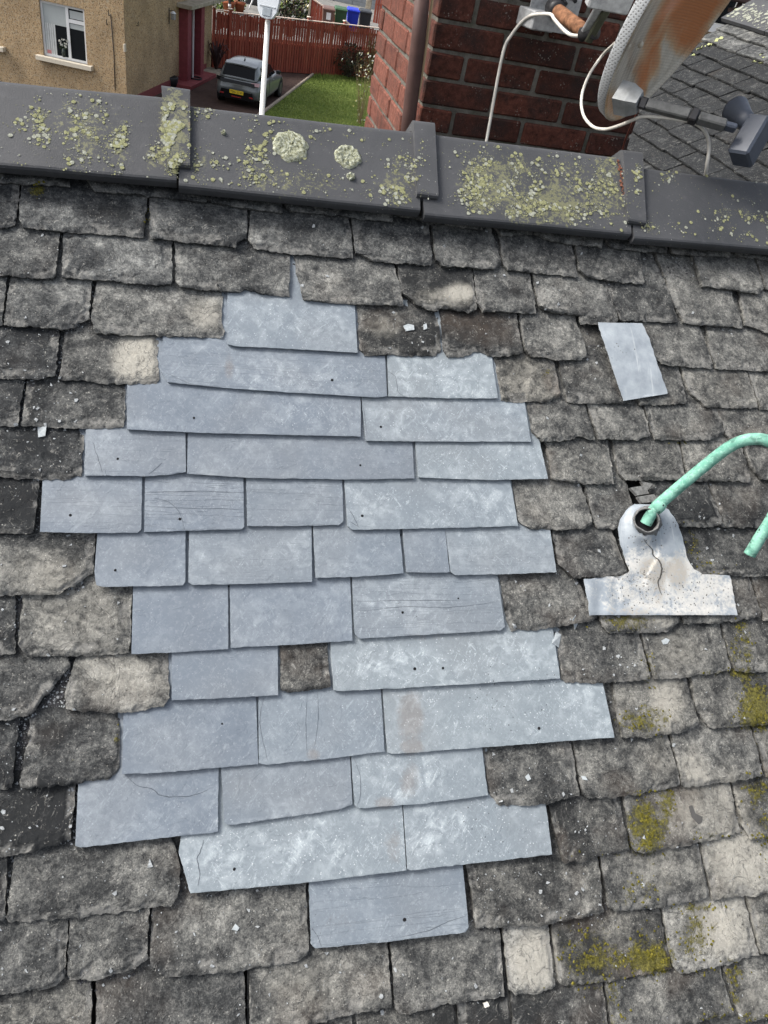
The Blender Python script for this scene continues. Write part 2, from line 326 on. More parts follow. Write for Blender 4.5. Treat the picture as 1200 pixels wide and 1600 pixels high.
# every slate as seen: kind (o weathered, n new), tone, warmth or layering, moss; then left side | tail | right side
SLATES = """
o .50 .1 0|-60,262 -60,278|0,282|110,289 110,268
o .48 .1 0|131,268 132,277 147,297|232,304 300,312|324,314 322,294
o .47 .1 0|322,296 323,309 332,315|385,323|442,331 442,308
o .47 .1 0|444,310 446,321 455,327|550,338|616,344 616,325
o .50 .5 0|618,326 620,333|680,346 740,356|757,358 752,343
o .55 .5 0|770,340 772,352 785,368|812,366|835,363 834,346
o .55 .5 0|836,348 836,363 860,374|900,381|943,385 946,364
o .50 .4 0|947,364 948,376 957,386|1000,390|1045,393 1047,372
o .52 .4 0|1047,374 1052,395|1100,398|1143,399 1147,384
o .50 .4 0|1148,384 1148,390 1156,399|1200,405|1262,412 1262,394
o .42 .1 0|-60,285 -60,350|0,353 14,351|25,345 28,308
o .47 .1 0|30,288 27,342 35,354|120,361 180,365|225,369 231,306
o .52 .1 0|232,305 232,370|300,378 368,385 375,375|387,371 389,324
o .50 .2 0|391,326 388,373 396,386|455,394 500,398|554,402 549,338
o .47 .2 0|551,340 555,393 566,396 580,405|630,410|677,413 674,350
o .52 .3 0|677,350 680,405 690,414|773,420|786,410 770,346
o .50 .4 0|784,368 786,408 793,421|850,426|905,431 898,378
o .52 .4 0|902,380 906,421 920,433|960,438|1009,443 1006,390
o .55 .5 0|1087,396 1092,420 1098,445|1140,451 1186,458|1196,449 1186,404
o .50 .5 0|1188,402 1192,420 1199,450|1230,458|1270,462 1270,410
o .55 .3 0|-60,352 -60,424|0,428 70,435|87,430 93,362
o .58 .1 0|97,362 95,431|190,438 230,443|270,442 270,378
o .56 .3 0|272,378 274,440 280,447|300,449 330,453 375,454 386,450 410,458|453,462 456,396
o .56 .4 0|460,396 463,425 469,441 472,466|500,469 530,473 580,474 625,478|632,474 620,410
o .50 .6 0|624,412 626,452 640,463 650,475|668,482 684,485 690,480 735,487|748,481 742,418
o .55 .4 0|743,420 746,470 755,485|800,487|840,488 833,426
o .55 .4 0|836,428 843,475 852,485|900,491|959,496 951,440
o .48 .4 0|953,440 960,470 970,499|1010,501|1062,502 1050,448 1031,392
o .45 .5 0|905,470 907,504|935,506|968,503 962,470
o .60 .5 0|1034,392 1046,432 1055,470 1071,504|1120,508|1165,510 1150,455
o .58 .6 0|1162,456 1166,506|1185,512 1202,520|1262,524 1262,468
o .50 .2 0|-60,430 -60,504|-20,506|4,505 9,430
o .60 .2 0|12,432 4,505|70,511 100,514 118,510 124,502|139,495 143,437
o .62 .4 0|147,440 141,500 148,519|200,521 300,525|349,527 353,517 347,500 351,452
n .50 .0 0|355,452 356,538|372,541 470,546|559,551 556,478
o .40 .7 0|559,478 561,545 571,554|683,555|692,545 687,484
o .40 .6 0|690,485 693,545 700,557|722,557 745,548 755,549 772,557 800,554|820,549 812,488
o .56 .5 0|816,489 821,545 830,554|870,560 908,562|920,553 906,494
o .58 .5 0|1004,506 1020,552|1036,567 1050,571|1118,574 1101,508
o .57 .5 0|1111,510 1113,545 1121,575|1160,577|1262,582 1262,530
o .45 .2 0|-60,508 -60,588|0,590 60,591|88,586 92,513
o .52 .5 0|97,515 91,590|150,595 185,600|246,599 251,590 247,555 250,525
n .35 .5 0|254,526 251,580 262,597|350,606 450,613 590,621|605,619 603,556
n .75 .2 0|606,556 607,619|700,622|779,622 771,556
o .48 1.0 0|775,556 781,600 784,624|791,627 860,627|880,618 872,566
o .48 .6 0|877,562 883,612 888,627|930,630|988,629 958,506
o .50 .6 0|975,560 1000,632|1040,632|1077,630 1067,573
o .60 .7 0|1070,573 1080,612 1104,635|1150,637|1187,636 1173,578
o .55 .6 0|1176,580 1190,638|1220,642|1262,645 1262,588
o .40 .2 0|-60,594 -60,663|0,664|29,663 37,594
o .52 .4 0|38,594 31,664|100,667 150,668|192,668 196,662 196,599
n .30 .0 0|198,598 198,671|300,676 420,679|564,682 565,622
n .55 .1 0|566,623 571,689|700,690|830,690 822,626
o .47 .5 0|826,627 832,675 848,690|893,686 905,680|932,686 920,630
o .62 .5 0|922,630 930,660 937,686|980,686 1000,686|1019,679 1009,634
o .54 .5 0|1010,632 1016,660 1025,685|1060,687 1110,687|1135,677 1127,640
o .55 .6 0|1126,637 1136,678 1146,690|1200,695|1262,698 1262,645
o .38 .2 0|-60,666 -60,744|0,745 100,749|128,742 131,671
n .30 .5 0|133,670 131,743|230,744 262,742|291,737 290,677
n .30 .2 0|293,677 292,740|400,747 560,749|648,747 646,688
n .70 .1 0|650,689 654,746|760,750|857,748 846,690
o .58 .6 0|856,690 863,746 870,752|925,755|962,755 956,688
o .54 .6 0|961,688 969,740 978,749|1020,750|1074,749 1066,686
o .54 .6 0|1068,686 1077,749|1120,751|1176,752 1166,692
o .50 .6 0|1168,694 1178,730|1192,748|1262,760 1262,700
o .22 .3 0|-60,748 -60,832|0,833|54,832 59,749
n .30 .4 0|65,748 62,831|140,833|216,832 221,827 222,747
n .30 .9 0|226,746 225,831|300,829|378,827 382,823 381,747
n .40 .6 0|385,747 386,822|440,822 530,820|537,814 536,750
n .60 .1 0|539,750 543,822|549,828 700,825|810,822 800,750
o .58 .5 0|803,751 810,815 830,827|870,828 914,825|928,815 913,754
o .50 .4 0|918,756 928,812 936,825|960,825|1000,820 985,752
o .42 .4 0|1008,752 1020,768 1036,790 1056,822|1095,823|1135,822 1113,752
o .46 .5 0|1114,753 1135,823|1180,824|1262,826 1262,765
o .64 .5 0|-60,834 -60,928|0,930 50,931 88,930 108,918|146,893 149,836
n .32 .1 0|151,834 147,890|150,914 160,917 240,916|286,915 290,908 290,831
n .45 .3 0|295,829 294,910|302,914 400,912|488,909 488,825
n .40 .2 0|490,824 493,903|560,901|631,896 626,826
n .38 .2 0|630,826 635,894|670,895|703,894 697,825
n .55 .4 0|697,825 704,893|712,899 790,897|870,894 862,824
o .46 .4 0|867,826 873,880 897,904|940,902|985,896 962,826
o .46 .5 .05|1060,822 1075,886 1100,899|1150,900|1262,901 1262,826
o .38 .3 0|-60,932 -60,1022|0,1023|25,1020 22,934
o .62 .5 0|31,935 26,1008 41,1027|120,1025 160,1022|204,1020 207,918
n .28 .0 0|207,917 205,1022|280,1019|357,1014 357,914
n .32 .0 0|359,913 360,1012|450,1008|551,1001 549,901
n .48 .5 0|551,901 554,990|561,998 680,991|782,985 790,979 780,896
o .48 .5 0|783,898 793,972 800,987|880,978 930,970|937,962 905,900
o .52 .4 .35|925,905 943,978|952,990 1000,989 1045,987|1065,970 1062,905
o .54 .5 0|1050,905 1071,976|1120,973 1170,968|1193,962 1178,900
o .46 .8 .15|1181,902 1196,968|1220,970|1262,968 1262,902
o .42 .4 0|-60,1028 -60,1126|0,1126 45,1120|110,1040 106,1026
o .64 .5 0|115,1028 98,1085 103,1107|128,1113 138,1109 165,1115 222,1112 238,1103|257,1104 266,1090 264,1021
n .34 .0 0|268,1021 268,1094|350,1091|435,1086 435,1009
o .46 .6 0|437,1009 438,1080|480,1079|518,1074 514,1005
n .78 .0 0|517,1005 521,1078|531,1080 700,1071|876,1060 867,984
o .50 .5 0|873,988 879,1062|886,1067 950,1067|1019,1060 1005,988
o .60 .6 0|1008,988 1024,1062|1080,1058|1146,1047 1131,970
o .50 .7 .3|1134,970 1142,1020 1152,1048|1180,1050|1262,1050 1262,972
o .30 .3 0|-60,1128 -60,1232|0,1233|20,1232 28,1126
o .46 .4 .05|45,1088 40,1160 30,1220|33,1232 75,1229 170,1217|187,1204 188,1150 183,1112
n .32 .0 0|192,1114 190,1210|260,1207|404,1194 401,1086
n .50 .0 0|404,1086 404,1192|416,1195 510,1186|601,1174 597,1076
n .78 .0 0|599,1076 605,1176|616,1178 780,1166|961,1152 945,1065
o .56 .7 .22|962,1064 972,1152|1010,1152 1070,1144|1095,1132 1090,1110 1081,1060
o .54 .7 .30|1085,1058 1091,1110|1112,1137 1150,1136|1262,1128 1262,1052
o .24 .4 0|-60,1234 -60,1342|0,1340 50,1332|112,1312 118,1222
n .32 .1 0|121,1220 117,1321|126,1324 230,1312|341,1300 342,1198
n .42 .1 0|345,1196 350,1286|360,1289 470,1274 530,1265|551,1257 548,1180
n .70 .0 0|549,1179 554,1259|562,1263 660,1256|763,1243 755,1168
o .50 .5 0|757,1166 765,1240|780,1258 810,1259 850,1258|907,1243 898,1160
o .47 .6 0|901,1160 912,1240|921,1250 1000,1242|1067,1228 1050,1144
o .60 .5 .06|1052,1144 1068,1228|1076,1232 1140,1222|1196,1213 1181,1134
o .45 .8 .2|1184,1136 1202,1216|1230,1218|1262,1212 1262,1132
o .36 .3 0|-60,1344 -60,1444|-30,1442|8,1440 11,1340
o .54 .5 0|18,1340 8,1441|60,1441 200,1425|270,1416 281,1390 282,1350 268,1306
n .72 .0 0|283,1300 279,1332|290,1370 297,1396 470,1380|635,1360 630,1256
n .70 .0 0|631,1255 636,1358|641,1360 750,1348|863,1335 855,1250
o .44 .7 0|859,1252 868,1290 880,1346|886,1350 897,1344 905,1347|986,1328 972,1242
o .62 .6 .22|979,1238 990,1330|1000,1335 1080,1320|1161,1303 1147,1218
o .46 .8 .25|1150,1216 1163,1290|1176,1313 1200,1311|1262,1304 1262,1210
o .46 .4 0|-60,1446 -60,1566|0,1557 75,1546 97,1536|104,1520 106,1432
o .50 .5 0|107,1432 103,1520|109,1534 150,1531 214,1514|231,1500 234,1414
o .55 .5 0|235,1416 233,1510 241,1522|257,1529 350,1521 468,1504|485,1490 480,1372
n .45 .5 0|483,1370 486,1475|492,1482 600,1472 728,1457|733,1449 725,1344
o .50 .7 0|731,1344 745,1453|800,1450 860,1445|946,1427 939,1332
o .54 .6 .18|942,1332 952,1421|962,1425 1045,1418|1112,1402 1098,1316
o .74 .7 .06|1100,1316 1115,1405|1160,1402|1262,1390 1262,1310
o .50 .8 0|-60,1562 -60,1690|0,1680|145,1655 142,1526
o .46 .4 0|148,1526 147,1660|260,1648|386,1628 383,1508
o .60 .6 0|390,1508 389,1618|450,1618 520,1593 560,1586|614,1576 609,1466
o .55 .5 0|612,1466 617,1580|631,1587 700,1570|791,1560 785,1446
o .84 .5 0|790,1446 797,1548|806,1556 840,1553|871,1545 862,1436
o .44 .9 .30|865,1436 875,1536|883,1543 960,1534 1030,1522|1051,1514 1036,1414
o .74 .6 .25|1040,1412 1050,1506|1065,1523 1130,1510|1189,1494 1170,1398
o .56 .7 .3|1172,1396 1190,1492|1210,1494|1262,1482 1262,1388
o .52 .7 0|386,1625 386,1730|500,1722|556,1706 553,1585
o .30 .8 0|558,1580 560,1700|640,1692|716,1680 713,1562
o .30 .5 0|717,1560 722,1680|760,1674|802,1664 798,1548
o .40 .5 0|801,1546 808,1660|880,1652|957,1630 947,1530
o .52 .6 .16|949,1530 961,1618|1060,1604|1149,1587 1130,1502
o .56 .6 .25|1133,1500 1150,1560|1161,1599 1210,1592|1275,1580 1262,1486
"""
# stains with a shape of their own: x, y, half-width, half-height, channel, strength   (m moss, c cream crust, d soot, b brown veil, k chalk)
BLOBS = [(216, 562, 34, 34, 'c', 1.2), (320, 490, 30, 24, 'c', .55), (60, 890, 60, 30, 'c', .35), (700, 465, 46, 14, 'c', .45), (720, 455, 20, 12, 'c', .7), (690, 455, 70, 30, 'd', .5), (820, 590, 26, 34, 'c', .4),
    (120, 960, 80, 60, 'c', .35), (190, 1060, 70, 40, 'c', .45), (1040, 1100, 26, 44, 'c', .7), (980, 1110, 18, 30, 'c', .25), (1030, 1190, 34, 30, 'c', .3), (1085, 1200, 18, 34, 'c', .6), (1060, 1020, 40, 34, 'c', .35), (1130, 1260, 44, 60, 'c', .45), (1060, 1270, 30, 30, 'c', .5), (1030, 1350, 40, 40, 'c', .3), (1160, 1350, 60, 46, 'c', .6), (1130, 1450, 50, 40, 'c', .75), (835, 1500, 34, 44, 'c', .95), (1000, 968, 50, 12, 'c', .6), (1180, 1560, 50, 40, 'c', .3), (470, 1540, 50, 40, 'c', .3), (600, 510, 24, 16, 'c', .35),
    (1180, 1100, 24, 40, 'm', .75), (1175, 1125, 36, 20, 'm', .35), (1160, 1010, 14, 50, 'm', .55), (1005, 1125, 40, 22, 'm', .55), (978, 972, 34, 12, 'm', .6), (1014, 1040, 10, 34, 'm', .5), (1012, 1300, 26, 40, 'm', .85), (1045, 1255, 12, 26, 'm', .7), (1000, 1270, 20, 30, 'm', .35), (1190, 1300, 20, 50, 'm', .35), (1000, 1390, 36, 24, 'm', .4), (1020, 1495, 30, 34, 'm', .75), (940, 1500, 50, 36, 'm', .35), (900, 1480, 40, 40, 'm', .2), (1090, 1460, 26, 40, 'm', .5), (990, 1500, 60, 14, 'm', .4), (1145, 1540, 14, 40, 'm', .45), (960, 1580, 20, 40, 'm', .35), (1180, 1230, 24, 20, 'm', .5), (1080, 850, 12, 24, 'm', .6), (1100, 885, 34, 12, 'm', .35), (232, 340, 5, 12, 'm', .7), (58, 297, 14, 10, 'm', .9), (182, 1150, 5, 24, 'm', .5), (930, 1335, 50, 8, 'm', .25), (1150, 1590, 60, 8, 'm', .4), (1100, 1306, 60, 6, 'm', .35), (1000, 1240, 60, 6, 'm', .3), (900, 1543, 60, 7, 'm', .35), (1130, 1050, 40, 8, 'm', .4), (1110, 1520, 50, 6, 'm', .35), (1070, 1418, 50, 6, 'm', .3), (854, 582, 8, 8, 'm', .5), (1055, 690, 20, 8, 'm', .35),
    (30, 790, 40, 46, 'd', .5), (40, 1270, 90, 60, 'd', .45), (60, 1060, 70, 40, 'd', .2), (640, 530, 60, 30, 'd', .5), (735, 510, 40, 36, 'd', .55), (560, 370, 60, 30, 'd', .15), (1100, 800, 80, 20, 'd', .45), (300, 1360, 30, 40, 'd', .35), (880, 1290, 60, 50, 'd', .3), (780, 1590, 90, 34, 'd', .4), (40, 560, 60, 80, 'd', .25), (60, 710, 60, 60, 'd', .25), (900, 1490, 40, 40, 'd', .35), (1180, 1020, 40, 60, 'd', .25), (130, 400, 34, 30, 'd', .25), (1060, 1030, 14, 20, 'd', .3), (1085, 1440, 12, 20, 'd', .5),
    (640, 1120, 20, 44, 'b', .9), (645, 1168, 16, 10, 'b', .8), (640, 1220, 16, 30, 'b', .7), (600, 1255, 16, 10, 'b', .8), (615, 1320, 14, 30, 'b', .55), (490, 1180, 10, 8, 'b', .7), (358, 575, 8, 20, 'b', .7), (540, 1440, 30, 12, 'b', .35), (650, 1430, 50, 24, 'b', .25), (670, 995, 40, 8, 'b', .4), (500, 1150, 30, 40, 'b', .2),
    (440, 490, 90, 40, 'k', .6), (440, 590, 120, 20, 'k', .5), (700, 590, 70, 30, 'k', .7), (480, 650, 60, 24, 'k', .6), (690, 655, 120, 30, 'k', .6), (760, 720, 90, 26, 'k', .8), (680, 790, 110, 30, 'k', .7), (720, 1035, 150, 34, 'k', .9), (880, 1100, 70, 50, 'k', .9), (700, 1110, 80, 30, 'k', .5), (650, 1215, 90, 30, 'k', .6), (470, 1330, 160, 50, 'k', .8), (750, 1300, 100, 40, 'k', .8), (590, 960, 40, 30, 'k', .5), (600, 1130, 60, 40, 'k', .4),
    (820, 1050, 60, 24, 's', .5), (790, 1110, 60, 36, 's', .6), (760, 1290, 60, 40, 's', .4), (640, 950, 60, 16, 's', .3), (470, 1440, 60, 40, 's', .15)]

RIDGE_V = 0.842
def stain_at(px, py, kind):
    r = g = b = 0.0
    for x, y, a, h, ch, s in BLOBS:
        d = ((px - x) / (a * 1.5)) ** 2 + ((py - y) / (h * 1.5)) ** 2
        if d < 1.0:
            w = s * (1 - d) ** 1.2 * 1.3
            if kind == 'o':
                if ch == 'm': r += w
                elif ch == 'c': g += w
                elif ch == 'd': b += w
            else:
                if ch == 'b': r += w
                elif ch == 'k': g += w
                elif ch == 's': b += w
    return min(r, 1.0), min(g, 1.0), min(b, 1.0)

def resample(pts, n, pw=1.0):
    L = [0.0]
    for a, b in zip(pts, pts[1:]): L.append(L[-1] + (b - a).length)
    out = []; T = L[-1]
    for i in range(n + 1):
        s = T * (i / n) ** pw; k = 0
        while k < len(pts) - 2 and L[k + 1] < s: k += 1
        f = (s - L[k]) / max(1e-9, L[k + 1] - L[k]); out.append(pts[k].lerp(pts[k + 1], min(1, max(0, f))))
    return out

def slate_shape(kind, L, B, R, seed, thick, ext=1.25, cell=0.0031):
    """outline in (u, v), left top-down, tail left-right, right top-down -> verts, faces, stain"""
    sv = Vector((seed * 7.31, seed * 3.17, seed * 1.9))
    STEP = 0.0122 / 0.095 if kind == 'o' else 0.0072 / 0.095     # how much the slate tips so that its tail lies on the course below
    vt = sum(p.y for p in [L[-1], *B, R[-1]]) / (2 + len(B))
    vtop = min(vt + 0.098 * (1 + ext), RIDGE_V - 0.012)
    def up(P):
        a, b = P[0], P[-1]; sl = (a.x - b.x) / max(0.02, a.y - b.y) if a.y - b.y > 0.03 else 0.0
        sl = max(-0.2, min(0.2, sl)); return Vector((a.x + sl * (vtop - a.y), vtop))
    Lf = [L[-1 - i] for i in range(len(L))] + [up(L)]          # bottom to top
    Rf = [R[-1 - i] for i in range(len(R))] + [up(R)] if True else None
    Bf = [L[-1], *B, R[-1]]
    w = (Bf[-1] - Bf[0]).length
    nu = max(8, min(90, int(w / cell))); nvv = max(10, int(0.17 / cell * 0.75))
    lb = resample(Lf, nvv, 1.35); rb = resample(Rf, nvv, 1.35); bb = resample(Bf, nu); tb = [lb[-1].lerp(rb[-1], i / nu) for i in range(nu + 1)]
    amp = 0.0032 if kind == 'o' else 0.0008
    def jag(P, sd, fade=True, k=1.0):
        out = []
        for i, p in enumerate(P):
            q = Vector((p.x, p.y, sd * 9.7)) + sv
            f = 1.0
            big_ = noise.noise(q * 34 + Vector((4, 4, 4))) * 0.6
            d = Vector((0, big_ if sd == 1 else 0)) + Vector((noise.noise(q * 95) + 0.55 * noise.noise(q * 260), noise.noise(q * 95 + Vector((9, 4, 2))) + 0.55 * noise.noise(q * 260 + Vector((5, 1, 7)))))
            out.append(p + d * amp * k * f)
        return out
    ins = 0.0013 if kind == 'o' else 0.0004                     # slates never quite touch their neighbours
    lb = [p + Vector((ins, 0)) for p in lb]; rb = [p - Vector((ins, 0)) for p in rb]
    bb[0] = lb[0].copy(); bb[-1] = rb[0].copy(); tb = [lb[-1].lerp(rb[-1], i / nu) for i in range(nu + 1)]
    bb = jag(bb, 1, k=1.0); lb = jag(lb, 1, k=0.75); rb = jag(rb, 1, k=0.75)
    lb[0] = bb[0].copy(); rb[0] = bb[-1].copy()
    top = []; st = []
    hz = (noise.noise(sv * 3.3) * 0.0012); tu = noise.noise(sv * 5.1) * 0.014 * (1 if kind == 'o' else 0.35)
    uc = (bb[0].x + bb[-1].x) / 2
    for j in range(nvv + 1):
        t = j / nvv; tb_ = t ** 1.35
        for i in range(nu + 1):
            s = i / nu
            p = bb[i] * (1 - tb_) + tb[i] * tb_ + lb[j] * (1 - s) + rb[j] * s - (bb[0] * (1 - s) * (1 - tb_) + bb[-1] * s * (1 - tb_) + tb[0] * (1 - s) * tb_ + tb[-1] * s * tb_)
            if j == 0: p = bb[i]
            if i == 0: p = lb[j]
            if i == nu: p = rb[j]
            h = hz - (p.y - vt) * STEP + (p.x - uc) * tu; chip = 0.0
            q = Vector((p.x, p.y, 0)) + sv
            dt = (p - bb[i]).length; ds = min((p - lb[j]).length, (rb[j] - p).length)
            if kind == 'o':
                h += 0.0006 * noise.noise(q * 18) + 0.0004 * noise.noise(q * 80)
                wv_ = 0.008 + 0.013 * max(0.0, noise.noise(q * 22 + Vector((2, 8, 1))) + 0.25)
                if dt < wv_ * .6: h -= 0.0030 * (1 - dt / (wv_ * .6))
                ws = 0.004 + 0.008 * max(0.0, noise.noise(q * 26 + Vector((7, 2, 3))))
                dd_, pp_ = noise.voronoi(q * 27 + Vector((0.4 * noise.noise(q * 70), 0.4 * noise.noise(q * 70 + Vector((5, 5, 5))), 0)))
                cellr = (math.sin(pp_[0].x * 127.1 + pp_[0].y * 311.7) * 43758.5453) % 1.0
                edge_ = min(dt, ds * 1.4)
                if cellr < 0.62 - edge_ * 26: h -= 0.0022; chip = 0.9
                elif cellr > 0.90: h += 0.0007
                fl = noise.noise(q * 17 + Vector((1, 5, 9))) + 0.35 * noise.noise(q * 60)
                if fl > 0.24: h -= 0.0011
                if fl < -0.42: h += 0.0008
            else:
                h += 0.0004 * noise.noise(q * 20)
                if j == 0: h -= 0.0011 * max(0.0, noise.noise(q * 90) + 0.15)
            top.append(Vector((p.x, p.y, h)))
            x, y = to_px(ROOF_M @ top[-1]); st.append((*(stain_at(x, y, kind) if t < 0.75 else (0, 0, 0)), chip))
    N = nu + 1; faces = []
    for j in range(nvv):
        for i in range(nu): faces.append((j * N + i, j * N + i + 1, (j + 1) * N + i + 1, (j + 1) * N + i))
    ring = list(range(0, N)) + [j * N + nu for j in range(1, nvv + 1)] + [nvv * N + i for i in range(nu - 1, -1, -1)] + [j * N for j in range(nvv - 1, 0, -1)]
    verts = list(top); m0 = len(verts)
    for k in ring: verts.append(top[k].copy()); st.append(st[k])
    m1 = len(verts)
    for k in ring:
        p = top[k]; lay = 0.0006 * noise.noise(Vector((p.x, p.y, 0)) * 300 + sv)
        verts.append(Vector((p.x + lay, p.y + 0.0012, hz - (p.y - vt) * STEP + (p.x - uc) * tu - thick))); st.append(st[k])
    nr = len(ring); ntop = len(faces)
    for k in range(nr):
        k2 = (k + 1) % nr; faces.append((m0 + k, m1 + k, m1 + k2, m0 + k2))
    faces.append(tuple(m1 + k for k in range(nr - 1, -1, -1)))
    return verts, faces, st, ntop

def build_slate(kind, L, B, R, seed, color, thick):
    verts, faces, st, ntop = slate_shape(kind, L, B, R, seed, thick)
    c = sum(verts, Vector()) / len(verts); c.z = 0
    me = bpy.data.meshes.new('slate'); me.from_pydata([tuple(v - c) for v in verts], [], faces); me.update()
    ca = me.color_attributes.new('stain', 'FLOAT_COLOR', 'POINT')
    flat = []
    for a in st: flat += a[:4]
    ca.data.foreach_set('color', flat)
    me.polygons.foreach_set('use_smooth', [True] * ntop + [False] * (len(faces) - ntop))
    o = link('slate', me, slate_roof, M_OLD if kind == 'o' else M_NEW); o.location = c
    o.color = color
    return o

def pxs(s): return [tuple(float(a) for a in q.split(',')) for q in s.split()]
slates = []
for idx, line in enumerate(SLATES.strip().split('\n')):
    head, *_ = line.split('|'); a, l, b, r = line.split('|')
    kind, tone, warm, moss = a.split()
    cv = lambda s: [Vector(roof(*q)[:2]) for q in pxs(s)]
    th = 0.0088 + 0.0018 * rnd.random() if kind == 'o' else 0.0054
    R_ = cv(r)[::-1]                                   # written bottom-up; turn it top-down
    if kind == 'o': tone = float(tone) + 0.0 - (0.05 if pxs(l)[0][0] < 420 and float(tone) < .62 else 0.01) + rnd.uniform(-.075, .06)
    o = build_slate(kind, cv(l), cv(b), R_, idx + 1, (float(tone), float(warm), float(moss), 1.0), th)
    slates.append(o)

# boards and felt under the slates, and the far slope behind the ridge
M_DECK = plain('sarking_dirt', (0.022, 0.021, 0.020), 0.95, 0.1, var=0.4, scale=200)
RIDGE_V = 0.842
bm = bmesh.new()
add_box(bm, (0.1, (RIDGE_V - 3.0) / 2, -0.060), (9.0, RIDGE_V + 3.0 - 0.02, 0.04))
bm_obj('sarking_board', bm, slate_roof, M_DECK)
# ------------------------------------------------------------------ what lies on the slates
from mathutils.bvhtree import BVHTree
bv = []; bf = []; owner = []
for s in slates:
    k = len(bv); me = s.data
    bv += [v.co + s.location for v in me.vertices]
    for p in me.polygons:
        if len(p.vertices) == 4: bf.append(tuple(i + k for i in p.vertices)); owner.append(s)
BVH = BVHTree.FromPolygons(bv, bf)
def drop(px, py):
    """point on the slates seen at a pixel: position and normal in roof space, and the slate hit"""
    o = ROOF_I @ CAM; d = (roof(px, py) - o).normalized()
    p, n, i, _ = BVH.ray_cast(o, d)
    if p is None: return roof(px, py, -0.02), Vector((0, 0, 1)), None
    return p, (n if n.z > 0 else -n), owner[i]
def slate_tone(s):
    return s.color[0] if s.data.materials[0] is M_OLD else -1

# nail holes left in the re-used slates, their shade laid on as dark discs
for x, y, r in ((303, 653, 2.0), (595, 667, 2.2), (184, 717, 2.0), (519, 594, 2.6), (563, 727, 1.9), (110, 805, 2.2), (281, 811, 2.3), (566, 806, 2.4), (180, 891, 2.0), (366, 1358, 2.2), (632, 1437, 2.8),
                (347, 1131, 1.5), (842, 1138, 2.6), (648, 1045, 2.6), (692, 1044, 2.2), (716, 935, 1.5), (629, 957, 2.2), (1000, 1186, 1.3), (995, 733, 1.5)):
    p, n, s = drop(x, y)
    if s is None: continue
    vs = []; fs = []; ns = 12; rr = r * 0.00082
    for k in range(ns):
        a = 2 * math.pi * k / ns; q = 1 + 0.25 * noise.noise(Vector((x, y, a)))
        vs.append(Vector((rr * 1.35 * q * math.cos(a), rr * 1.35 * q * math.sin(a), 0.0003)))
    for k in range(ns):
        a = 2 * math.pi * k / ns; vs.append(Vector((rr * math.cos(a), rr * math.sin(a), 0.0007)))
    for k in range(ns): fs.append((k, (k + 1) % ns, ns + (k + 1) % ns, ns + k))
    fs.append(tuple(ns + k for k in range(ns)))
    o = mesh('nail_hole_disc', [v + p - s.location for v in vs], fs, s, M_HOLE)
# cracks that run across some slates
M_CRACK = plain('crack_dark', (0.075, 0.086, 0.10), 0.9, 0.1)
for w, pts in ((1.0, [(200, 1214), (215, 1228), (236, 1232), (250, 1242), (268, 1245), (300, 1243), (326, 1234)]), (1.1, [(319, 1312), (313, 1330), (308, 1342), (312, 1365), (309, 1384)]),
               (0.6, [(240, 778), (262, 784), (280, 800), (288, 828)]), (0.6, [(145, 690), (153, 715), (160, 738)]), (0.8, [(254, 722), (246, 730), (233, 741)]),
               (0.9, [(545, 797), (552, 806), (560, 824)]), (0.8, [(548, 815), (558, 822)]), (0.6, [(553, 1185), (562, 1210), (563, 1240), (558, 1260)]), (0.9, [(484, 1447), (560, 1431), (640, 1408), (660, 1397)]),
               (0.8, [(625, 1464), (670, 1454), (700, 1440), (732, 1430)]), (0.7, [(488, 1450), (496, 1463), (502, 1479)]), (0.6, [(412, 1090), (406, 1130), (418, 1188)]), (0.5, [(480, 1082), (478, 1130), (480, 1180)]), (0.5, [(496, 1080), (497, 1130), (492, 1165)]),
               (0.6, [(227, 769), (300, 768), (380, 770)]), (0.6, [(228, 791), (300, 794), (380, 796)]), (0.6, [(560, 955), (640, 948), (700, 949), (775, 941)]), (0.5, [(556, 940), (640, 938), (730, 938)]),
               (0.7, [(606, 580), (618, 590), (622, 612), (634, 620)]), (0.5, [(566, 632), (570, 650), (573, 680)]), (0.5, [(260, 583), (300, 600), (340, 604)])):
    path = catmull([(*q, 0) for q in pts], 6); vs = []; fs = []; own = None
    L = []
    for i, q in enumerate(path):
        p, n, s = drop(q.x + 1.2 * noise.noise(Vector((q.x * .13, q.y * .13, 1))), q.y + 1.2 * noise.noise(Vector((q.x * .13, q.y * .13, 5))))
        if s is not None and (own is None or s is own): own = s; L.append(p)
    if own is None or len(L) < 3: continue
    for i, p in enumerate(L):
        t = (L[min(i + 1, len(L) - 1)] - L[max(i - 1, 0)]); t.z = 0
        if t.length < 1e-6: t = Vector((1, 0, 0))
        t.normalize(); sd_ = Vector((-t.y, t.x, 0)) * (w * 0.00060 * (0.25 + 0.65 * math.sin(math.pi * (i + .5) / len(L))) * (1 + 0.6 * noise.noise(p * 500)))
        vs += [p + sd_ + Vector((0, 0, 0.0004)) - own.location, p - sd_ + Vector((0, 0, 0.0004)) - own.location]
    for i in range(len(L) - 1): fs.append((2 * i, 2 * i + 1, 2 * i + 3, 2 * i + 2))
    mesh('crack', vs, fs, own, M_CRACK)

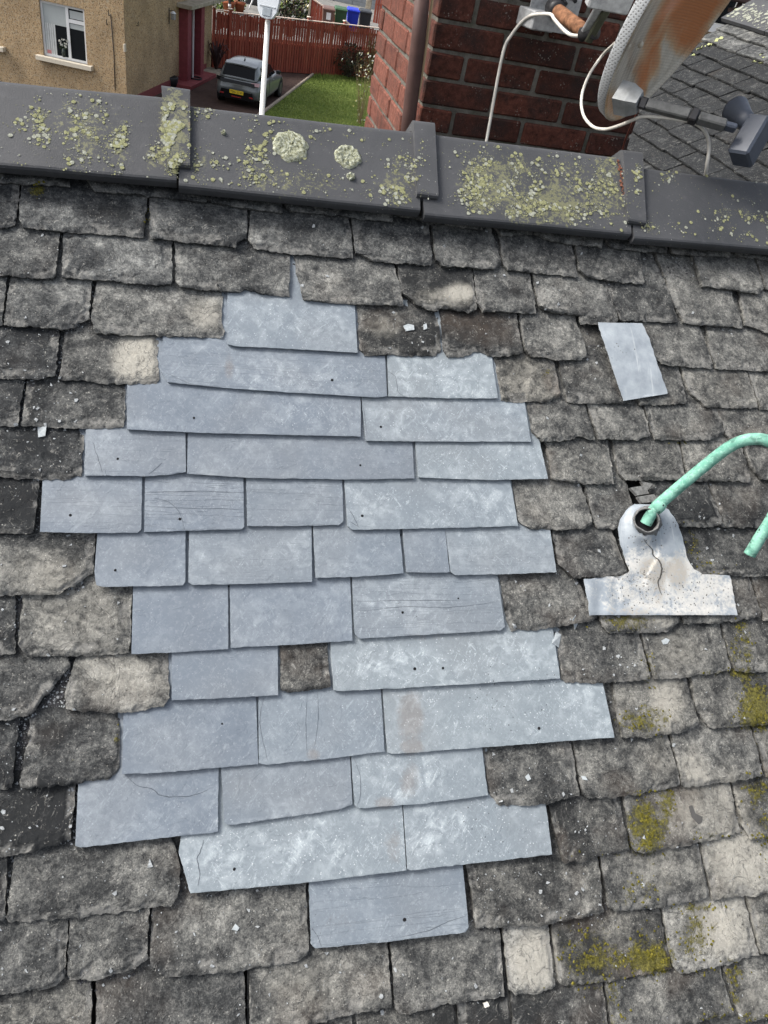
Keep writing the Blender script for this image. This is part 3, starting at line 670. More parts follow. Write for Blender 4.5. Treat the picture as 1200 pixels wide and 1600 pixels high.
# splinters of slate left over from the repair, and grit in the joints
M_CHIP = plain('slate_splinter', (0.27, 0.285, 0.29), 0.8, 0.2, var=0.45, scale=300)
M_GRIT = plain('joint_grit', (0.05, 0.05, 0.053), 0.9, 0.1, var=0.7, scale=400)
def shard(p, n, size, rr):
    t = n.orthogonal().normalized(); b = n.cross(t); a0 = rr.random() * 6.28; k = rr.choice((3, 4, 4, 5)); el = rr.uniform(0.35, 1.0)
    ca, sa = math.cos(a0), math.sin(a0); vs = []
    tilt = rr.uniform(-0.3, 0.3)
    for i in range(k):
        a = 6.283 * i / k + rr.uniform(-.4, .4); x = math.cos(a) * size; y = math.sin(a) * size * el
        x, y = x * ca - y * sa, x * sa + y * ca
        vs.append(p + t * x + b * y + n * (0.0003 + size * 0.28 + x * tilt))
    lo = [v - n * (size * 0.3 + 0.0004) for v in vs]
    fs = [tuple(range(k))] + [(i, k + i, k + (i + 1) % k, (i + 1) % k) for i in range(k)]
    return vs + lo, fs
chips = []; grit = []
cr = random.Random(11)
REG = [(0, 560, 130, 700, 110), (0, 670, 130, 830, 130), (0, 500, 120, 600, 50), (40, 590, 110, 660, 40), (0, 830, 30, 1340, 60), (100, 820, 150, 930, 20), (10, 1120, 60, 1240, 60), (100, 1230, 125, 1330, 50),
       (0, 1230, 120, 1340, 50), (20, 1340, 280, 1430, 60), (240, 1400, 480, 1520, 70), (740, 1360, 940, 1450, 220), (760, 1170, 905, 1255, 90), (880, 1260, 985, 1340, 80), (880, 1000, 1000, 1060, 70), (0, 260, 460, 530, 120), (460, 300, 900, 560, 120),
       (800, 360, 1200, 760, 260), (860, 760, 1200, 990, 160), (950, 980, 1200, 1600, 240), (380, 1480, 800, 1600, 110), (0, 1430, 380, 1600, 120), (1050, 800, 1190, 900, 90), (780, 900, 930, 980, 40), (600, 500, 690, 550, 40), (0, 930, 200, 1120, 70)]
for x0, y0, x1, y1, n_ in REG:
    for _ in range(int(n_ * .38)):
        x, y = cr.uniform(x0, x1), cr.uniform(y0, y1); p, nn, s = drop(x, y)
        if s is None or s.data.materials[0] is M_NEW: continue
        sz = min(0.0042, 0.0008 * cr.paretovariate(1.5)); chips.append(shard(p, nn, sz, cr))
# joints: look for places that lie low between slates
tries = 0
while len(grit) < 2400 and tries < 40000:
    tries += 1
    x, y = (cr.uniform(0, 130), cr.uniform(480, 1600)) if cr.random() < 0.45 else (cr.uniform(0, 1200), cr.uniform(300, 1600))
    p, nn, s = drop(x, y)
    if s is None or p.z < -0.0140:
        if s is None: p = roof(x, y, -0.036)
        (grit if cr.random() < 0.72 else chips).append(shard(p, Vector((0, 0, 1)), cr.uniform(0.0008, 0.0030), cr))
v, f = join_geo(chips); tag(mesh('slate_splinters', v, f, slate_roof, M_CHIP), kind='stuff')
v, f = join_geo(grit); tag(mesh('joint_grit', v, f, slate_roof, M_GRIT), kind='stuff')
# cushions of moss
k = NT('moss', 0.95, 0.05); vv = k.coord(); k.base(k.ramp(k.noise(vv, 130, 4, 0.7), [(0.3, (0.035, 0.034, 0.008)), (0.52, (0.105, 0.094, 0.017)), (0.72, (0.235, 0.205, 0.040))])); k.bump(k.noise(vv, 900, 2), 0.001); M_MOSS = k.m
tuft = []
for x, y, a, h, ch, st_ in BLOBS:
    if ch != 'm': continue
    for _ in range(int(a * h * st_ * 0.16) + 4):
        px, py = cr.gauss(x, a * 0.55), cr.gauss(y, h * 0.55)
        if noise.noise(Vector((px * 0.06, py * 0.06, 3))) < -0.05: continue
        p, nn, s = drop(px, py)
        if s is None or s.data.materials[0] is M_NEW: continue
        r = cr.uniform(0.0010, 0.0034); m_ = 6; vs = [p + nn * r * 0.85]; fs = []
        t = nn.orthogonal().normalized(); b = nn.cross(t); a0 = cr.random() * 6
        for i in range(m_):
            w = a0 + 6.283 * i / m_; q = r * cr.uniform(0.6, 1.2); vs.append(p + t * q * math.cos(w) + b * q * math.sin(w) - nn * 0.0003)
        for i in range(m_): fs.append((0, 1 + i, 1 + (i + 1) % m_))
        tuft.append((vs, fs))
v, f = join_geo(tuft); tag(mesh('moss', v, f, slate_roof, M_MOSS, True), kind='stuff')

# a few bigger broken pieces lying loose
def loose(label, pts, mat, th=0.003):
    P = [drop(*q)[0] for q in pts]; top = max(q.z for q in P); c = sum(P, Vector()) / len(P)
    k = len(P); base = [Vector((q.x, q.y, q.z + 0.0004)) for q in P]; up = [q + Vector((0, 0, th * (0.8 + 0.3 * noise.noise(q * 300)))) for q in base]
    cc = ROOF_M @ c; vs = [(ROOF_M @ q) - cc for q in base + up]
    fs = [tuple(range(k, 2 * k))] + [(i, (i + 1) % k, k + (i + 1) % k, k + i) for i in range(k)]
    o = mesh('slate_chip', vs, fs, None, mat); o.location = cc
    tag(o, label, 'slate chip', 'broken chips of slate lying loose on the roof'); return o
M_CHIP2 = plain('pale_slate_chip', (0.33, 0.36, 0.37), 0.7, 0.25, var=0.25, scale=120)
loose('pale rectangular slate chip on the dark slate at the left edge', [(59, 668), (73, 667), (71, 682), (60, 684)], M_CHIP2)
loose('jagged pale slate chip on the dark slate just right of the topmost new slate', [(630, 510), (637, 507), (646, 509), (647, 516), (634, 518)], M_CHIP2)
loose('small pale chip beside the jagged one under the lichen spotted slate', [(661, 508), (666, 506), (667, 514), (662, 516)], M_CHIP2)
loose('pale triangular chip on the broad slate left of the lowest new slate', [(362, 1452), (368, 1443), (374, 1449), (371, 1454)], M_CHIP2)
loose('long pointed grey chip on the broad slate under the lowest left new slate', [(230, 1356), (234, 1341), (239, 1354)], M_CHIP, 0.002)
loose('narrow pale chip wedged at the right end of the long chalky new slate', [(862, 1005), (868, 986), (876, 992), (872, 1012)], M_CHIP2)
loose('green grey chip stuck in the joint below the lead flashing left end', [(894, 968), (899, 961), (902, 975), (898, 984)], M_CHIP2, 0.002)
loose('small pale chip on the brownish slate right of the smeared new slates', [(820, 1214), (825, 1209), (829, 1217), (824, 1220)], M_CHIP2)
loose('pale crumb in the joint left of the cracked grey slate', [(907, 1212), (914, 1213), (917, 1219), (910, 1218)], M_CHIP2)
loose('slim dark broken chip on the pale moss streaked slate', [(1076, 1260), (1081, 1258), (1086, 1271), (1097, 1276), (1096, 1284), (1091, 1288), (1080, 1276)], plain('dark_chip', (0.07, 0.068, 0.065), 0.85, 0.2), 0.0012)
loose('white flake by the white crusted slate at the bottom', [(754, 1567), (761, 1564), (764, 1571), (757, 1574)], plain('white_flake', (0.6, 0.58, 0.52), 0.8, 0.2))
loose('pale oblong flake on the buff slate under the lead flashing', [(1033, 1001), (1040, 997), (1046, 1000), (1042, 1006), (1036, 1007)], M_CHIP2, 0.0015)

# ------------------------------------------------------------------ ridge tiles
def mat_ridge():
    k = NT('ridge_clay', 0.62, 0.35); v = k.coord()
    big = k.noise(v, 6, 4, 0.6); mid = k.noise(v, 40, 5, 0.65); fine = k.noise(v, 320, 3, 0.7)
    c = k.mix(k.map(big, 0.3, 0.7), (0.038, 0.040, 0.043), (0.062, 0.064, 0.068))
    c = k.mix(k.map(mid, 0.55, 0.8, 0, 0.5), c, (0.095, 0.095, 0.10))
    c = k.mix(k.map(fine, 0.5, 0.8, 0, 0.4), c, (0.035, 0.035, 0.038))
    a = k.attr('stain'); sep = k.n('ShaderNodeSeparateColor'); k.t.links.new(a.outputs['Color'], sep.inputs[0])
    g = k.map(k.math('ADD', k.math('MULTIPLY', sep.outputs[0], 0.55), k.math('ADD', k.math('MULTIPLY', k.math('SUBTRACT', k.noise(v, 130, 5, 0.75), 0.5), 2.2), k.math('MULTIPLY', k.math('SUBTRACT', mid, 0.5), 1.2))), 0.42, 0.62)
    c = k.mix(k.math('MULTIPLY', k.math('MULTIPLY', g, k.map(sep.outputs[0], 0, 0.15)), 0.62), c, k.mix(fine, (0.10, 0.10, 0.045), (0.27, 0.27, 0.14)))
    r = k.map(k.math('ADD', sep.outputs[1], k.math('MULTIPLY', k.math('SUBTRACT', mid, 0.5), 0.9)), 0.4, 0.7)
    c = k.mix(k.math('MULTIPLY', r, 0.7), c, (0.22, 0.085, 0.05))
    fl = k.math('MULTIPLY', k.map(k.voro(v, 90), 0.06, 0.12, 1, 0), k.map(big, 0.45, 0.6)); c = k.mix(k.math('MULTIPLY', fl, 0.7), c, (0.36, 0.36, 0.33))
    k.base(c); k.bump(k.math('ADD', k.math('MULTIPLY', mid, 0.5), k.math('MULTIPLY', fine, 0.4)), 0.0016, 0.6); k.rough(k.map(big, 0.3, 0.7, 0.5, 0.72)); return k.m
M_RIDGE = mat_ridge()
HR = 0.040
RBLOB = [(65, 190, 26, 30, .6), (135, 205, 40, 60, .75), (190, 225, 16, 34, .7), (272, 200, 20, 60, 1.7), (240, 250, 14, 20, .8), (320, 170, 20, 14, .6), (320, 260, 24, 20, .8), (400, 255, 24, 40, .65), (470, 285, 60, 22, .75), (560, 200, 40, 40, .3), (625, 290, 22, 34, .9), (590, 300, 20, 20, .5), (745, 290, 30, 40, .9), (800, 300, 60, 44, .75), (850, 330, 50, 26, .9), (900, 300, 50, 50, .7), (955, 300, 24, 44, .8), (790, 250, 60, 24, .4), (950, 250, 18, 20, .5), (1000, 280, 8, 30, .4), (1016, 355, 14, 16, .5), (1150, 345, 40, 30, .4), (1195, 300, 20, 20, .3), (290, 195, 4, 50, .0)]
def ridge_profile(vb, vt, out=0.0, lift=0.0, v0=0.0):
    """section across a ridge tile in (v, h): front lip, apex roll, far wing, and back along the inside"""
    a = 2 * PITCH; h = HR + out; P = []
    vb = vb + v0; d = Vector((math.cos(a), -math.sin(a))); n2 = Vector((math.sin(a), math.cos(a)))
    P += [Vector((vb + 0.0005, h - 0.021 - out)), Vector((vb, h - 0.016 - out * .5)), Vector((vb + 0.0005, h - 0.006)), Vector((vb + 0.003, h - 0.0015)), Vector((vb + 0.007, h))]
    ns = 7
    for i in range(1, ns): P.append(Vector((vb + 0.007 + (vt - 0.018 - vb - 0.007) * i / ns, h)))
    r = 0.018; cx = Vector((vt - 0.018, h - r))
    for i in range(6):
        w = a * i / 5; P.append(cx + Vector((math.sin(w), math.cos(w))) * r)
    e = P[-1] + d * 0.19
    P += [e, e - n2 * 0.02, cx - Vector((0, 0.002)) + Vector((0, 0)), Vector((vb + 0.01, h - 0.021 - out))]
    return P
def ridge_piece(name, parent, tl, tr, bl, br, out=0.0, v0=0.0, n=40):
    c = [roof(*q, HR) for q in (tl, tr, bl, br)]; V = []; st = []
    cen = sum(c, Vector()) / 4
    for i in range(n + 1):
        s = i / n; vb = c[2].y * (1 - s) + c[3].y * s; vt = c[0].y * (1 - s) + c[1].y * s
        ub = c[2].x * (1 - s) + c[3].x * s; ut = c[0].x * (1 - s) + c[1].x * s
        for q in ridge_profile(vb, vt, out, 0, v0):
            f = (q.x - vb) / (vt - vb); u = ub + (ut - ub) * min(1, max(0, f))
            p = Vector((u, q.x, q.y + 0.0012 * noise.noise(Vector((u * 9, q.x * 9, 2)))))
            V.append(p - cen); x, y = to_px(ROOF_M @ p); g = 0
            for bx, by, ba, bh, bs in RBLOB:
                dd = ((x - bx) / (ba * 1.4)) ** 2 + ((y - by) / (bh * 1.4)) ** 2
                if dd < 1: g += bs * (1 - dd) * 1.1
            red = 0.30 if (name == 'collar' and abs(x - 292) < 6) else 0.0
            st.append((min(1, g), red))
    m_ = len(ridge_profile(0, 0.2)); F = []
    for i in range(n):
        for k in range(m_): k2 = (k + 1) % m_; F.append((i * m_ + k, (i + 1) * m_ + k, (i + 1) * m_ + k2, i * m_ + k2))
    F.append(tuple(range(m_))); F.append(tuple(n * m_ + k for k in range(m_ - 1, -1, -1)))
    me = bpy.data.meshes.new(name); me.from_pydata([tuple(v) for v in V], [], F); me.update()
    ca = me.color_attributes.new('stain', 'FLOAT_COLOR', 'POINT'); fl = []
    for a in st: fl += [a[0], a[1], 0, 1]
    ca.data.foreach_set('color', fl)
    o = link(name, me, parent, M_RIDGE); o.location = cen - (parent.location if parent is not slate_roof else Vector()); return o, cen
TILES = [((-420, 78), (272, 148), (-420, 222), (276, 283)), ((285, 158), (652, 202), (279, 291), (657, 330)), ((650, 201), (980, 243), (664, 337), (987, 367)), ((975, 254), (1500, 318), (992, 373), (1500, 415))]
tiles = []
for tl, tr, bl, br in TILES: tiles.append(ridge_piece('ridge_tile', slate_roof, tl, tr, bl, br, n=60)[0])
for ti, q in ((0, ((252, 134), (297, 140), (262, 262), (297, 266))), (2, ((644, 188), (677, 192), (650, 309), (683, 313))), (3, ((969, 234), (1000, 238), (978, 350), (1006, 354)))):
    ridge_piece('collar', tiles[ti], *q, out=0.011, n=8)
# bedding mortar under the tiles and crumbs of it in the third joint
M_MORTAR = plain('bedding_mortar', (0.045, 0.043, 0.04), 0.95, 0.1, var=0.4, scale=60, bump=0.004)
bm = bmesh.new(); add_box(bm, (0.1, 0.74, 0.004), (4.0, 0.17, 0.03)); bm_obj('mortar_bed', bm, slate_roof, M_MORTAR)
M_CRUMB = plain('orange_mortar', (0.17, 0.075, 0.05), 0.95, 0.1, var=0.4, scale=90)
cb = []
for i in range(34):
    t = i / 50; x = 967 + 11 * t + cr.uniform(-2.2, 2.2); y = 250 + 82 * t
    cb.append(shard(roof(x, y, HR + 0.002), Vector((0, 0, 1)), cr.uniform(0.0015, 0.0045), cr))
v, f = join_geo(cb); tag(mesh('mortar_crumbs', v, f, tiles[2], M_CRUMB), kind='stuff').location = -tiles[2].location

# lichens on the ridge: crusts too many to count, and two big rosettes
def mat_lichen(name, a, b):
    k = NT(name, 0.95, 0.05); v = k.coord(); n = k.noise(v, 190, 4, 0.7); k.base(k.mix(k.map(n, 0.3, 0.7), a, b)); k.bump(k.noise(v, 500, 3, 0.7), 0.0015); return k.m
M_LY = mat_lichen('yellow_lichen', (0.13, 0.132, 0.065), (0.33, 0.335, 0.19)); M_LG = mat_lichen('grey_lichen', (0.17, 0.18, 0.14), (0.37, 0.38, 0.32))
lr = random.Random(5)
def disc(p, n, r):
    t = n.orthogonal().normalized(); b = n.cross(t); k = 7 if r < 0.003 else 11; vs = [p + n * min(0.0016, r * 0.25)]; ph = lr.random() * 9
    for i in range(k):
        w = 6.283 * i / k; q = r * (1 + 0.28 * noise.noise(Vector((math.cos(w) * 1.3 + ph, math.sin(w) * 1.3, ph * 3)))); vs.append(p + t * q * math.cos(w) + b * q * math.sin(w) + n * 0.0006)
    return vs, [(0, 1 + i, 1 + (i + 1) % k) for i in range(k)]
LICH = [(65, 190, 26, 34, 150, 1), (135, 205, 44, 60, 330, 1), (190, 230, 13, 36, 150, 1), (272, 200, 15, 62, 1100, 1.15), (240, 250, 14, 20, 70, 1), (320, 172, 24, 14, 60, .8), (320, 262, 24, 20, 120, 1), (400, 250, 26, 50, 230, 1.1), (420, 200, 40, 30, 40, .8), (470, 285, 60, 22, 170, .6), (510, 195, 60, 34, 60, .8), (590, 230, 40, 40, 60, .8), (630, 285, 22, 40, 280, 1), (590, 300, 20, 20, 60, 1), (655, 265, 14, 40, 40, 1),
        (745, 290, 30, 38, 280, 1.25), (800, 300, 60, 44, 420, 1.1), (850, 330, 50, 24, 260, 1.2), (900, 300, 50, 50, 360, 1.05), (955, 300, 22, 46, 200, 1), (800, 245, 60, 20, 90, 1.2), (952, 250, 18, 22, 70, 1), (997, 270, 6, 34, 60, 1.1), (1016, 355, 14, 16, 50, 1), (1044, 278, 12, 10, 18, 1), (1125, 340, 34, 26, 50, 1.2), (1180, 355, 30, 26, 110, 1.2), (1195, 285, 16, 16, 30, 1), (1060, 360, 50, 20, 20, 1), (20, 220, 30, 40, 30, .8), (600, 255, 300, 60, 110, .7), (1100, 320, 100, 50, 60, .7), (120, 220, 130, 60, 70, .7)]
per = {0: ([], []), 1: ([], []), 2: ([], []), 3: ([], [])}
def tile_of(x): return 0 if x < 278 else 1 if x < 650 else 2 if x < 975 else 3
def on_tile(x, y):
    e = HR + 0.0006
    if 252 < x < 297 and y < 262 or 644 < x < 680 and y < 311 or 969 < x < 1003 and y < 351: e += 0.011
    return roof(x, y, e)
for x, y, a, b, n_, sc in LICH:
    for _ in range(int(n_ * 2.5)):
        px, py = lr.gauss(x, a * 0.62), lr.gauss(y, b * 0.62)
        top = 128 + 0.128 * px; bot = 258 + 0.108 * px
        if not top < py < bot - 3 or px < -20 or px > 1230: continue
        if noise.noise(Vector((px * 0.05, py * 0.05, 1.7))) < -0.12: continue
        r = min(0.0042, 0.00052 * sc * lr.paretovariate(1.55)); T = tile_of(px)
        per[T][0 if lr.random() < 0.66 else 1].append(disc(on_tile(px, py), Vector((0, 0, 1)), r))
for T, (ya, ga) in per.items():
    for lst, mt in ((ya, M_LY), (ga, M_LG)):
        if lst:
            v, f = join_geo(lst); o = mesh('lichen', v, f, tiles[T], mt, True); o.location = -tiles[T].location; tag(o, kind='stuff')
def rosette(T, x, y, r, label):
    c = on_tile(x, y); vs = []; fs = []; nr, na = 9, 44
    vs.append(c + Vector((0, 0, 0.004)))
    for i in range(1, nr + 1):
        for k in range(na):
            w = 6.283 * k / na; lob = 1 + 0.16 * noise.noise(Vector((math.cos(w) * 2.2 + x, math.sin(w) * 2.2, 3))) + 0.10 * noise.noise(Vector((math.cos(w) * 6 + x, math.sin(w) * 6, 1)))
            q = r * lob * i / nr; d = Vector((math.cos(w) * q, math.sin(w) * q, 0))
            h = 0.0025 + 0.0035 * (i / nr > .45) * (0.5 + noise.noise((c + d) * 190)) + 0.003 * noise.noise((c + d) * 420)
            vs.append(c + d + Vector((0, 0, max(0.0004, h) if i < nr else 0.0002)))
    for k in range(na): fs.append((0, 1 + k, 1 + (k + 1) % na))
    for i in range(nr - 1):
        for k in range(na): a = 1 + i * na; fs.append((a + k, a + na + k, a + na + (k + 1) % na, a + (k + 1) % na))
    o = mesh('lichen_rosette', vs, fs, tiles[T], M_ROS, True); o.location = -tiles[T].location
k = NT('rosette_lichen', 0.95, 0.05); v = k.coord(); n1 = k.noise(v, 170, 5, 0.75)
k.base(k.ramp(n1, [(0.34, (0.08, 0.075, 0.04)), (0.48, (0.28, 0.29, 0.20)), (0.64, (0.50, 0.52, 0.44))])); k.bump(n1, 0.004); M_ROS = k.m
rosette(1, 454, 229, 0.036, ''); rosette(1, 543, 245, 0.028, '')
rosette(1, 349, 208, 0.0045, ''); rosette(1, 548, 276, 0.009, ''); rosette(1, 5, 270, 0.012, '') if False else None

# the same slating carried on beyond what the photograph shows
def u_at(v, xpx):
    lo, hi = -3.0, 3.0
    for _ in range(40):
        m = (lo + hi) / 2
        if to_px(ROOF_M @ Vector((m, v, 0)))[0] < xpx: lo = m
        else: hi = m
    return lo
orr = random.Random(31); OV = []; OF = []; OS = []
def outer(u0, u1, v):
    k = len(OV); th = 0.009; st = 0.0122 / 0.095; n = 5; a = (orr.uniform(0, .1), orr.uniform(0, .4), orr.uniform(0, .35)); g = [orr.uniform(-.006, .006) for _ in range(n + 1)]
    for z in (0, -th):
        for i in range(n + 1):
            u = u0 + .0015 + (u1 - u0 - .003) * i / n; OV.append((u, v + g[i], z)); OV.append((u, v + .2, z - .2 * st))
    for i in range(n): OF.append((k + 2 * i, k + 2 * i + 2, k + 2 * i + 3, k + 2 * i + 1)); m = k + 2 * (n + 1); OF.append((k + 2 * i, m + 2 * i, m + 2 * i + 2, k + 2 * i + 2))
    m = k + 2 * (n + 1); OF.append((k, k + 1, m + 1, m)); OF.append((k + 2 * n, m + 2 * n, m + 2 * n + 1, k + 2 * n + 1))
    for _ in range(4 * (n + 1)): OS.append(a)
v = 0.70
while v > -2.1:
    full = to_px(ROOF_M @ Vector((0.1, v, 0)))[1] > 1700 or v < -0.98
    if full: rng_ = [(-2.0, 2.4)]
    else: rng_ = [(-2.0, u_at(v, -58)), (u_at(v, 1262), 2.4)]
    for a, b in rng_:
        u = b
        if a < -1.9 and not full:
            while u > a: w = orr.uniform(.11, .24); outer(u - w, u, v); u -= w
        else:
            u = a
            while u < b: w = orr.uniform(.11, .24); outer(u, u + w, v); u += w
    v -= 0.0955
o = mesh('outer_slates', OV, OF, slate_roof, M_OLD); o['kind'] = 'stuff'; o.color = (.50, .4, .02, 1)
ca = o.data.color_attributes.new('stain', 'FLOAT_COLOR', 'POINT'); fl = []
for a in OS: fl += [*a, 0.0]
ca.data.foreach_set('color', fl)
# ------------------------------------------------------------------ lead work and the copper pipe
def mat_lead():
    k = NT('lead_sheet', 0.5, 0.4); v = k.coord()
    a = k.attr('stain'); sep = k.n('ShaderNodeSeparateColor'); k.t.links.new(a.outputs['Color'], sep.inputs[0])
    n1 = k.noise(v, 26, 5, 0.65); n2 = k.noise(v, 150, 5, 0.7); n3 = k.noise(v, 480, 3, 0.7)
    mp = k.n('ShaderNodeMapping'); k.t.links.new(v, mp.inputs['Vector']); mp.inputs['Scale'].default_value = (90, 7, 1); mp.inputs['Rotation'].default_value = (0, 0, -0.25)
    st = k.noise(mp.outputs[0], 1, 4, 0.6)
    c = k.mix(k.map(n1, 0.3, 0.7), (0.20, 0.228, 0.255), (0.33, 0.365, 0.39))
    c = k.mix(k.map(st, 0.60, 0.68, 0, 0.5), c, (0.46, 0.49, 0.50))
    w = k.map(k.math('ADD', k.math('MULTIPLY', sep.outputs[0], 0.75), k.math('ADD', k.math('MULTIPLY', k.math('SUBTRACT', n2, 0.5), 1.5), k.math('MULTIPLY', k.math('SUBTRACT', n1, 0.5), 1.6))), 0.38, 0.80)
    c = k.mix(k.math('MULTIPLY', w, 0.9), c, k.mix(n2, (0.33, 0.32, 0.295), (0.60, 0.595, 0.56)))
    br = k.map(k.math('ADD', k.math('MULTIPLY', sep.outputs[1], 0.8), k.math('ADD', k.math('MULTIPLY', k.math('SUBTRACT', n2, 0.5), 1.7), k.math('MULTIPLY', k.math('SUBTRACT', n1, 0.5), 1.2))), 0.4, 0.8)
    c = k.mix(k.math('MULTIPLY', br, 0.6), c, (0.25, 0.225, 0.185))
    s = k.math('MULTIPLY', k.map(k.voro(v, 130), 0.12, 0.26, 1, 0), k.map(k.math('ADD', k.math('MULTIPLY', sep.outputs[2], 0.6), k.math('MULTIPLY', k.noise(v, 50, 3), 1.1)), 0.72, 0.86))
    s2 = k.map(k.math('ADD', k.math('MULTIPLY', sep.outputs[2], 0.7), k.math('ADD', k.math('MULTIPLY', k.math('SUBTRACT', n3, 0.5), 1.8), k.math('MULTIPLY', k.math('SUBTRACT', n2, 0.5), 1.5))), 0.80, 0.98)
    c = k.mix(k.math('MAXIMUM', k.math('MULTIPLY', s, 0.9), k.math('MULTIPLY', s2, 0.85)), c, (0.045, 0.042, 0.038))
    k.base(c); k.bump(k.math('ADD', n1, k.math('MULTIPLY', n2, 0.35)), 0.0022, 0.6); k.rough(k.map(w, 0, 1, 0.45, 0.85)); return k.m
M_LEAD = mat_lead()
LB = [(1010, 920, 90, 44, 0, .75), (1070, 910, 70, 44, 0, .8), (1110, 935, 50, 30, 0, .7), (1010, 860, 24, 44, 0, .5), (985, 880, 16, 20, 0, .7), (1078, 880, 16, 24, 0, .5),
      (1022, 888, 22, 18, 1, 1.0), (1060, 895, 14, 30, 1, .85), (1030, 925, 10, 22, 1, .7), (985, 955, 40, 8, 1, .6), (1022, 905, 60, 12, 1, .25),
      (1000, 905, 40, 50, 2, .45), (1040, 930, 80, 34, 2, .4), (1000, 835, 34, 20, 2, .55), (1060, 815, 20, 14, 2, .5), (1110, 925, 40, 40, 2, .3), (1035, 850, 16, 30, 2, .2), (970, 545, 30, 20, 2, .28), (985, 900, 20, 8, 2, .5)]
def sheet(name, rows, parent, hf, nc, sub=6, th=0.0018):
    """a lead sheet given as rows of (left pixel, right pixel), top to bottom; hf gives its height off the slates"""
    R = []
    for (a, b), (c, d) in zip(rows, rows[1:]):
        for i in range(sub):
            t = i / sub; R.append(((a[0] + (c[0] - a[0]) * t, a[1] + (c[1] - a[1]) * t), (b[0] + (d[0] - b[0]) * t, b[1] + (d[1] - b[1]) * t)))
    R.append(rows[-1]); V = []; st = []
    for a, b in R:
        for i in range(nc + 1):
            s = i / nc; x = a[0] + (b[0] - a[0]) * s; y = a[1] + (b[1] - a[1]) * s
            j = 1.7 if i in (0, nc) else 0.4
            x2 = x + j * noise.noise(Vector((x * .11, y * .11, 3))); y2 = y + j * noise.noise(Vector((x * .11, y * .11, 8)))
            h = hf(x, y); V.append(roof(x2, y2, h)); g = [0, 0, 0]
            for bx, by, ba, bh, ch, bs in LB:
                dd = ((x - bx) / (ba * 1.4)) ** 2 + ((y - by) / (bh * 1.4)) ** 2
                if dd < 1: g[ch] += bs * (1 - dd) * 1.3
            st.append(g)
    n = len(R); N = nc + 1; F = [(j * N + i, (j + 1) * N + i, (j + 1) * N + i + 1, j * N + i + 1) for j in range(n - 1) for i in range(nc)]
    ring = list(range(N)) + [j * N + nc for j in range(1, n)] + [(n - 1) * N + i for i in range(nc - 1, -1, -1)] + [j * N for j in range(n - 2, 0, -1)]
    nt = len(F); m0 = len(V)
    for k_ in ring: V.append(V[k_].copy()); st.append(st[k_])
    m1 = len(V)
    for k_ in ring: V.append(V[k_] - Vector((0, 0, th))); st.append(st[k_])
    for k_ in range(len(ring)): k2 = (k_ + 1) % len(ring); F.append((m0 + k_, m0 + k2, m1 + k2, m1 + k_))
    c = sum(V, Vector()) / len(V)
    me = bpy.data.meshes.new(name); me.from_pydata([tuple(v - c) for v in V], [], F); me.update()
    ca = me.color_attributes.new('stain', 'FLOAT_COLOR', 'POINT'); fl = []
    for a in st: fl += [min(1, q) for q in a] + [1]
    ca.data.foreach_set('color', fl); me.polygons.foreach_set('use_smooth', [True] * nt + [False] * (len(F) - nt))
    o = link(name, me, parent, M_LEAD)
    if parent is None: o.matrix_world = ROOF_M @ Matrix.Translation(c)
    else: o.location = c
    return o
def h_patch(x, y):
    t = (y - 504) / 120; u = (x - 934 - 41 * t) / 68
    return 0.0035 + 0.004 * math.sin(max(0, min(1, t)) * 3.1) + 0.0016 * math.sin(u * 3.1) + 0.0012 * noise.noise(Vector((x * .03, y * .03, 1))) + (0.002 if t > .95 and u > .5 else 0)
o = sheet('lead_patch', [((934, 504), (1003, 505)), ((942, 528), (1012, 524)), ((951, 555), (1022, 551)), ((959, 580), (1029, 574)), ((967, 603), (1036, 594)), ((971, 617), (1043, 610)), ((975, 626), (1044, 615))], None, h_patch, 20, 5)
tag(o, 'slanting pale lead strip covering a gap between the grey slates', 'lead patch')

flash = thing('lead_flashing', 'pale T shaped lead flashing with stained crust around the copper pipe', 'flashing', ROOF_M)
HC = (1007, 815)
def h_flash(x, y):
    h = 0.0042 + 0.0012 * noise.noise(Vector((x * .035, y * .035, 2)))
    d = math.hypot((x - HC[0]) / 1.0, (y - HC[1]) / 1.25)
    h += 0.016 * max(0, 1 - max(0, d - 20) / 24) ** 2
    if d < 15: return -0.012
    h += 0.006 * math.exp(-((x - 1052) / 16) ** 2 - ((y - 840) / 34) ** 2)
    cx = 1018 + 10 * math.sin((y - 830) * 0.055)              # a buckled seam below the collar
    if 838 < y < 925: h += (0.0045 if x > cx else -0.0008) * max(0, 1 - abs(x - cx) / 30) * math.sin((y - 838) / 87 * 3.14)
    h += 0.0016 * math.exp(-((y - 958) / 6) ** 2)
    if x < 968 and y > 898: h += 0.0012 * math.sin((x - 914) * .22)
    return h
sheet('apron', [((992, 788), (1030, 788)), ((980, 796), (1044, 796)), ((971, 808), (1053, 807)), ((966, 824), (1060, 820)), ((970, 850), (1068, 846)), ((978, 876), (1074, 872)), ((984, 892), (1084, 889)), ((975, 899.0), (1098, 897)), ((913, 905), (1141, 899)), ((916, 925), (1145, 920)), ((920, 945), (1149, 942)), ((922, 961), (1152, 961))], flash, h_flash, 64, 7)
